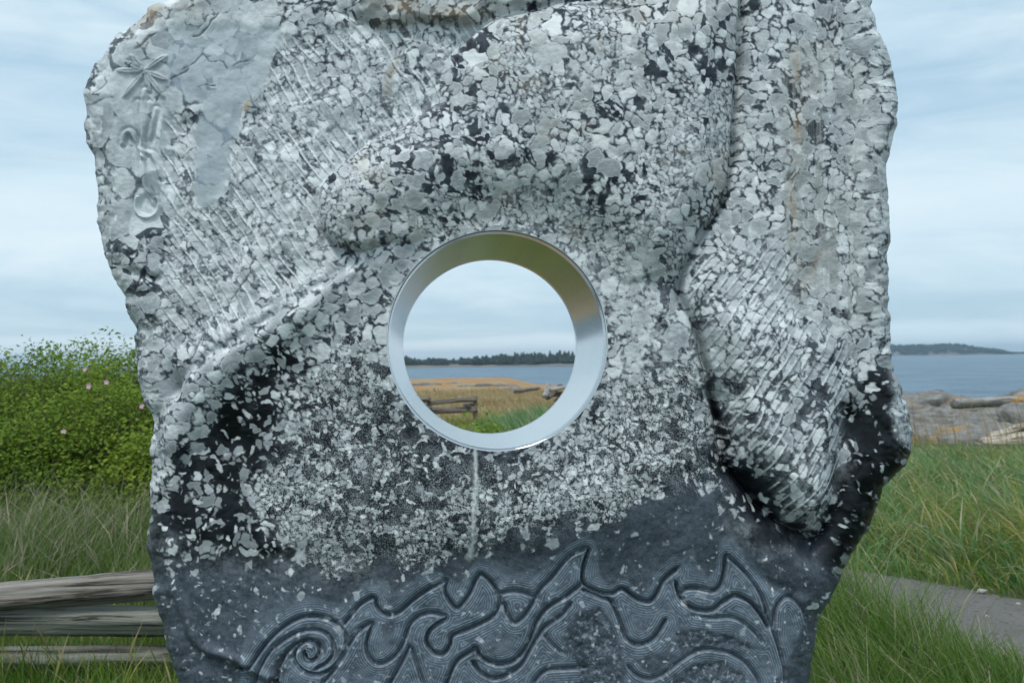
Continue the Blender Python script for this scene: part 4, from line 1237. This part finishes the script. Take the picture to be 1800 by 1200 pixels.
def tufts(nt_, per, x0, x1, y0, y1, seed, sigma, keep=None):
    """Blade bases gathered in clumps; also returns the clump number and the direction out of the clump."""
    r = np.random.default_rng(seed)
    cx, cy = scatter(nt_, x0, x1, y0, y1, seed, keep)
    k = np.repeat(np.arange(len(cx)), per)
    sg = sigma * r.uniform(.5, 1.4, len(cx))
    dx, dy = r.normal(0, 1, len(k)) * sg[k], r.normal(0, 1, len(k)) * sg[k]
    x, y = cx[k] + dx, cy[k] + dy
    ok = path_dist(x, y) > 0.58
    ok &= ~((np.abs(x) < 0.95) & (y > 2.4) & (y < 3.2))
    return x[ok], y[ok], k[ok], np.arctan2(dy, dx)[ok], r.random(len(cx))[k][ok]


M_meadow = grass_mat('meadow_blade', ((0.055, 0.135, 0.018), (0.115, 0.225, 0.034), (0.23, 0.33, 0.095)), (0.56, 0.47, 0.38))
M_dune = grass_mat('dune_blade', ((0.050, 0.160, 0.052), (0.105, 0.26, 0.090), (0.23, 0.38, 0.17)), (0.56, 0.47, 0.33))
M_olive = grass_mat('olive_blade', ((0.11, 0.165, 0.022), (0.20, 0.245, 0.035), (0.34, 0.35, 0.10)), (0.56, 0.44, 0.26))
M_gold = grass_mat('golden_blade', ((0.25, 0.18, 0.085), (0.37, 0.29, 0.15), (0.48, 0.40, 0.23)), (0.5, 0.43, 0.28))
r = np.random.default_rng(77)
# left meadow behind the fence
x, y, kk, ra, tf = tufts(1500, 24, -5.2, -0.5, 5.3, 8.7, 1, 0.10)
n = len(x)
tall = sstep(y, 5.6, 7.4)
blades(x, y, (0.20 + 0.48 * tall) * (0.65 + 0.5 * tf) * r.uniform(.6, 1.15, n), r.uniform(.0020, .0042, n), r.uniform(.15, .75, n), np.where(r.random(n) < .5, ra, r.normal(0.4, 0.9, n)), M_meadow, 'meadow_grass',
       'tall meadow grass with pinkish seed heads behind the left fence', 2, stiff=2.2, plume=0.22 * tall * (tf > .25), dry=0.2 * r.random(n) ** 4 + 0.25 * (tf > .8), tuft=r.permutation(tf) * 0.3 + 0.7 * ((kk * 7919) % 101) / 101)
x, y = scatter(12000, -4.2, -0.7, 3.3, 5.15, 3)
n = len(x)
blades(x, y, r.uniform(.08, .26, n) * (1 + 0.4 * fbm(x * 2, y * 2, 410, 2)), r.uniform(.0018, .0036, n), r.uniform(.1, .7, n), r.uniform(0, 6.3, n), M_meadow, 'verge_grass',
       'short green grass at the foot of the left fence', 4, plume=0.05)
# right: hump beside the path
x, y, kk, ra, tf = tufts(1700, 26, 0.7, 4.6, 3.0, 7.4, 5, 0.085)
n = len(x)
pd = path_dist(x, y)
hh = 0.08 + 0.48 * np.exp(-(((x - 1.72) / .55) ** 2 + ((y - 5.25) / .9) ** 2)) + 0.09 * tf * (1 - 0.6 * sstep(x, 2.1, 2.8))
hh = hh * sstep(pd, 0.5, 1.05) + 0.04
blades(x, y, hh * r.uniform(.55, 1.25, n), r.uniform(.0018, .0036, n), r.uniform(.2, .95, n), np.where(r.random(n) < .4, ra, r.normal(2.7, 0.6, n)), M_meadow, 'path_grass',
       'green wind-combed grass between the stone and the path', 6, plume=0.06, dry=0.3 * r.random(n) ** 6 + 0.4 * (tf > .93), tuft=((kk * 7919) % 101) / 101)
# right: dune grass beyond the path
x, y, kk, ra, tf = tufts(2700, 24, 0.8, 10.0, 5.6, 16.2, 7, 0.15, lambda x, y: (x + y > 9.25) & (x < 0.62 * y + 0.6) & (y < 14.6 + 2.6 * fbm(x * .8, y * .4, 421, 2)))
n = len(x)
pd = path_dist(x, y)
front_f = 1 - sstep(pd, 1.2, 3.2)
hh = (0.24 + 0.20 * sstep(pd, 0.8, 1.8)) * (0.40 + 1.0 * tf) * r.uniform(.6, 1.15, n) * (1 - 0.52 * sstep(y, 8.5, 14))
hs_ = ((kk * 7919) % 101) / 101
ol = hs_ < 0.27 + 0.42 * front_f * sstep(x, 2.2, 4.2)
for k, mt, nm, lb, sd_ in ((~ol, M_dune, 'dune_grass', 'tall blue-green dune grass beyond the path', 8), (ol, M_olive, 'olive_grass', 'olive and tan grass tufts among the dune grass beyond the path', 9)):
    m_ = k.sum()
    blades(x[k], y[k], hh[k], r.uniform(.003, .008, m_), r.uniform(.3, 1.2, m_), np.where(r.random(m_) < .45, ra[k], r.normal(2.8, 0.6, m_)), mt, nm, lb, sd_, plume=0.15, stiff=2.0, dry=0.4 * r.random(m_) ** 5, tuft=tf[k])
# mound of dune grass seen through the ring, and rough grass behind the stone
x, y = scatter(16000, -1.4, 2.6, 12.5, 19.0, 10, lambda x, y: ((x - 0.8) / 1.35) ** 2 + ((y - 16) / 3.2) ** 2 < 1)
n = len(x)
blades(x, y, r.uniform(.28, .58, n), r.uniform(.004, .008, n), r.uniform(.2, .8, n), r.normal(2.8, 0.8, n), M_dune, 'mound_grass', 'grey-green grass on the mound seen through the ring', 11, plume=0.16)
x, y = scatter(20000, -3.5, 1.2, 3.3, 25.0, 12)
n = len(x)
blades(x, y, r.uniform(.12, .40, n), r.uniform(.003, .005, n), r.uniform(.2, .7, n), r.uniform(0, 6.3, n), M_olive, 'rough_grass', 'olive rough grass behind the stone', 13, plume=0.1)
x, y = scatter(9000, -3.2, 3.2, 0.6, 3.2, 14)
n = len(x)
blades(x, y, r.uniform(.05, .14, n), r.uniform(.002, .003, n), r.uniform(.2, .7, n), r.uniform(0, 6.3, n), M_meadow, 'lawn_grass', 'short grass round the foot of the stone', 15)
x, y = scatter(16000, 3.5, 16.0, 2.0, 15.0, 22, lambda x, y: (x > 0.60 * y) & (path_dist(x, y) > 1.0))
n = len(x)
blades(x, y, r.uniform(.2, .5, n), r.uniform(.005, .009, n), r.uniform(.3, .9, n), r.normal(2.8, 0.8, n), M_olive, 'outer_grass', 'coarse olive grass far to the right of the path', 23, plume=0.15, segs=3)
x, y = scatter(9000, -16.0, -4.5, 2.0, 15.0, 24, lambda x, y: x < -0.52 * y)
n = len(x)
blades(x, y, r.uniform(.2, .5, n), r.uniform(.005, .009, n), r.uniform(.3, .9, n), r.uniform(0, 6.3, n), M_meadow, 'outer_meadow', 'coarse meadow grass far to the left of the fence', 25, plume=0.15, segs=3)
# golden field
x, y = scatter(26000, -9, 5.0, 19.0, 47.0, 16, lambda x, y: np.abs(x + 1.2) < 0.115 * y + 2.0)
n = len(x)
blades(x, y, r.uniform(.10, .28, n), r.uniform(.006, .013, n), r.uniform(.2, .8, n), r.normal(2.8, 1.0, n), M_gold, 'golden_grass', 'dry golden grass covering the field beyond the fence', 17, segs=3)
x, y = scatter(16000, 5.0, 26.0, 14.5, 41.0, 18, lambda x, y: (x > 0.34 * y - 1) & (x < 0.62 * y) & (((fbm(x / 3, y / 3, 430, 3) > 0.02) & (y > 20)) | (x < 0.432 * y)))
n = len(x)
blades(x, y, r.uniform(.10, .30, n), r.uniform(.007, .014, n), r.uniform(.2, .8, n), r.normal(2.8, 1.0, n), M_gold, 'ochre_grass', 'ochre dry grass between the shore rocks', 19, segs=3)
# reeds standing in front of the shore rocks
x, y = scatter(260, 6.0, 11.0, 15.5, 18.5, 20, lambda x, y: (x > 0.36 * y) & (x < 0.62 * y))
n = len(x)
blades(x, y, r.uniform(.6, 1.0, n), r.uniform(.004, .006, n), r.uniform(.2, .6, n), r.normal(2.6, 0.9, n), M_gold, 'dry_reeds', 'thin dry stalks standing above the dune grass', 21)

# ------------------------------------------------------------------ rose bushes
m, nt, b = new_mat('rose_leaf')
tn = attr(nt, 'tint')
c = mix_c(nt, smooth_n(nt, tn, 0.0, 0.55), (0.060, 0.120, 0.014), (0.165, 0.250, 0.028))
c = mix_c(nt, smooth_n(nt, tn, 0.55, 1.0), c, (0.27, 0.33, 0.05))
setp(nt, b, Base_Color=c, Roughness=0.55)
b.inputs['Specular IOR Level'].default_value = 0.15
trn = node(nt, 'ShaderNodeBsdfTranslucent', {'Color': c})
mx = node(nt, 'ShaderNodeMixShader', {0: 0.3, 1: b.outputs[0], 2: trn.outputs[0]})
nt.links.new(mx.outputs[0], nt.nodes['Material Output'].inputs[0])
M_leaf = m
m, nt, b = new_mat('rose_twig')
gp = node(nt, 'ShaderNodeNewGeometry').outputs['Position']
setp(nt, b, Base_Color=mix_c(nt, noise_n(nt, gp, 30, 3), (0.09, 0.06, 0.035), (0.22, 0.19, 0.15)), Roughness=0.9)
M_twig = m
m, nt, b = new_mat('rose_petal')
gp = node(nt, 'ShaderNodeNewGeometry').outputs['Position']
setp(nt, b, Base_Color=mix_c(nt, noise_n(nt, gp, 60, 2), (0.62, 0.30, 0.48), (0.78, 0.52, 0.66)), Roughness=0.6)
M_petal = m


def tubes(paths, mat, name, parent):
    V, Q = [], []
    for pts, ra, rb_ in paths:
        pts = np.array(pts)
        b0 = len(V)
        for k, p in enumerate(pts):
            rr = ra + (rb_ - ra) * k / (len(pts) - 1)
            for j in range(5):
                a = j / 5 * 2 * math.pi
                V.append((p[0] + rr * math.cos(a), p[1] + rr * math.sin(a), p[2]))
        for k in range(len(pts) - 1):
            for j in range(5):
                Q.append((b0 + k * 5 + j, b0 + k * 5 + (j + 1) % 5, b0 + (k + 1) * 5 + (j + 1) % 5, b0 + (k + 1) * 5 + j))
    return mesh_np(name, V, np.array(Q), None, mat, parent)


def bush(label, x, y, rx, ry, hgt, nl, seed, leaf=0.021, spikes=8, group='wild rose bushes', bright=0.0):
    nl = int(nl * 1.6)
    r = np.random.default_rng(seed)
    z0 = float(terrain(x, y))
    root = empty('rose_bush', (x, y, z0))
    tag(root, label, 'bush', group)
    # twig tips clustered through a lumpy dome; leaves sit in sprays round the tips
    nt_ = max(60, nl // 26)
    a, rr, t = r.uniform(0, 2 * math.pi, nt_), np.sqrt(r.random(nt_)), r.random(nt_) ** 0.55
    dome = np.sqrt(np.clip(1 - rr ** 2.2, 0, 1))
    lump = 1 + 0.22 * fbm(np.cos(a) * rr * 2.3 + seed, np.sin(a) * rr * 2.3, 440, 2)
    tx, ty = np.cos(a) * rr * rx, np.sin(a) * rr * ry
    tz = np.maximum(hgt * (0.10 + 0.90 * dome * lump) * (0.25 + 0.75 * t), 0.08)
    sp = r.choice(nt_, min(spikes, nt_), replace=False)
    tz[sp] = hgt * (0.12 + 0.88 * dome[sp] * lump[sp]) * r.uniform(1.0, 1.08, len(sp))
    T0 = np.stack([tx, ty, tz], -1)
    paths = []
    for k in range(0, nt_, 2):
        p = T0[k]
        q0 = np.array([p[0] * 0.45, p[1] * 0.45, -0.03])
        mid = (q0 + p) / 2 + r.normal(0, 0.05, 3)
        paths.append(([q0, mid, p], 0.010, 0.003))
    tubes(paths, M_twig, 'stems', root)
    own = r.integers(0, nt_, nl)
    sprd = r.normal(0, 1, (nl, 3)) * np.array([0.075, 0.075, 0.065])
    C = T0[own] + sprd
    C[:, 2] = np.maximum(C[:, 2], 0.03)
    nrm = r.normal(0, 0.55, (nl, 3)) + np.array([0, -0.35, 0.8])
    nrm /= np.linalg.norm(nrm, axis=1)[:, None]
    d1 = np.cross(nrm, r.normal(0, 1, (nl, 3)))
    d1 /= np.linalg.norm(d1, axis=1)[:, None]
    d2 = np.cross(nrm, d1)
    L = leaf * r.uniform(.65, 1.35, nl)[:, None]
    V = np.stack([C - d1 * L, C + d2 * L * .55 + nrm * L * .18, C + d1 * L, C - d2 * L * .55 + nrm * L * .18], 1).reshape(-1, 3)
    i0 = (np.arange(nl) * 4)[:, None]
    tri = np.concatenate([i0 + np.array([[0, 2, 1]]), i0 + np.array([[0, 3, 2]])])
    tip_t = r.random(nt_)
    tint = np.clip(0.25 + 0.5 * tip_t[own] + r.normal(0, 0.13, nl) + bright, 0, 1)
    mesh_np('foliage', V, None, tri, M_leaf, root, {'tint': np.repeat(tint, 4)}, smooth=False)
    return root


def flower(root, u, v, y, size, seed):
    r = np.random.default_rng(seed)
    p = px(u, v, y) - np.array(root.location)
    V, Q = [(0, 0, 0)], []
    for k in range(5):
        a = k / 5 * 2 * math.pi + r.random() * .2
        for (rr, da, zz) in ((0.55, -0.42, .18), (1.0, -0.33, .30), (1.05, 0.33, .30), (0.55, 0.42, .18)):
            V.append((rr * math.cos(a + da), rr * math.sin(a + da), zz))
        b0 = 1 + 4 * k
        Q += [(0, b0, b0 + 3), (b0, b0 + 1, b0 + 2), (b0, b0 + 2, b0 + 3)]
    o = mesh_np('flower', np.array(V) * size, None, np.array(Q), M_petal, root, smooth=False)
    o.location = p
    o.rotation_euler = (math.radians(62 + 20 * r.random()), 0, r.uniform(-.5, .5))
    o['label'] = 'pink rose blossom'
    return o


B1 = bush('rose bush at the left edge with tall sprigs against the sky', -5.0, 9.8, 1.8, 1.1, 1.52, 17000, 1, spikes=16)
B2 = bush('rose bush with two pink blossoms, just left of the stone', -3.65, 9.0, 1.2, 0.9, 1.26, 17000, 2, spikes=9)
B3 = bush('tall rose bush behind the blossoming one, left of the stone', -4.2, 10.8, 1.7, 1.0, 1.58, 17000, 3, spikes=12)
B4 = bush('low yellowish rose bush in front of the others beside the stone', -2.75, 8.4, 0.85, 0.6, 1.00, 11000, 4, bright=0.12)
B5 = bush('low dark rose bush at the left edge behind the tall grass', -4.5, 8.3, 1.1, 0.6, 1.02, 13000, 5, bright=-0.06)
bush('rose bush farthest back, mostly hidden by the left flank of the stone', -3.3, 11.0, 1.4, 0.9, 1.66, 11000, 6)
bush('bright green rose shrub in the middle of the view through the ring', -0.20, 7.9, 0.34, 0.35, 1.00, 4200, 7, leaf=0.022, spikes=14, group='shrubs seen through the ring', bright=0.1)
bush('smaller rose shrub at the lower left of the view through the ring', -0.62, 8.1, 0.24, 0.3, 0.98, 2000, 8, leaf=0.020, spikes=8, group='shrubs seen through the ring')
flower(B2, 187, 672, 8.05, 0.020, 1)
flower(B2, 157, 679, 8.02, 0.024, 2)
flower(B2, 150, 649, 8.3, 0.018, 3)
flower(B5, 112, 758, 7.65, 0.018, 4)
flower(B4, 250, 714, 7.8, 0.020, 5)

# ------------------------------------------------------------------ sea air
m = bpy.data.materials.new('haze_air')
m.use_nodes = True
nt = m.node_tree
nt.nodes.clear()
pv = node(nt, 'ShaderNodeVolumePrincipled', {'Color': (0.62, 0.82, 1.0, 1.0), 'Density': 0.00017, 'Anisotropy': 0.2})
out = node(nt, 'ShaderNodeOutputMaterial')
nt.links.new(pv.outputs[0], out.inputs['Volume'])
x0, x1, y0, y1, z0, z1 = -5400, 5400, -60, 6700, SEA - 4, 45
V = [(x, y, z) for z in (z0, z1) for y in (y0, y1) for x in (x0, x1)]
Q = [(0, 2, 3, 1), (4, 5, 7, 6), (0, 1, 5, 4), (1, 3, 7, 5), (3, 2, 6, 7), (2, 0, 4, 6)]
hz = mesh_np('haze', V, np.array(Q), None, m, smooth=False)
tag(hz, 'thin pale sea haze filling the air', 'haze', kind='stuff')
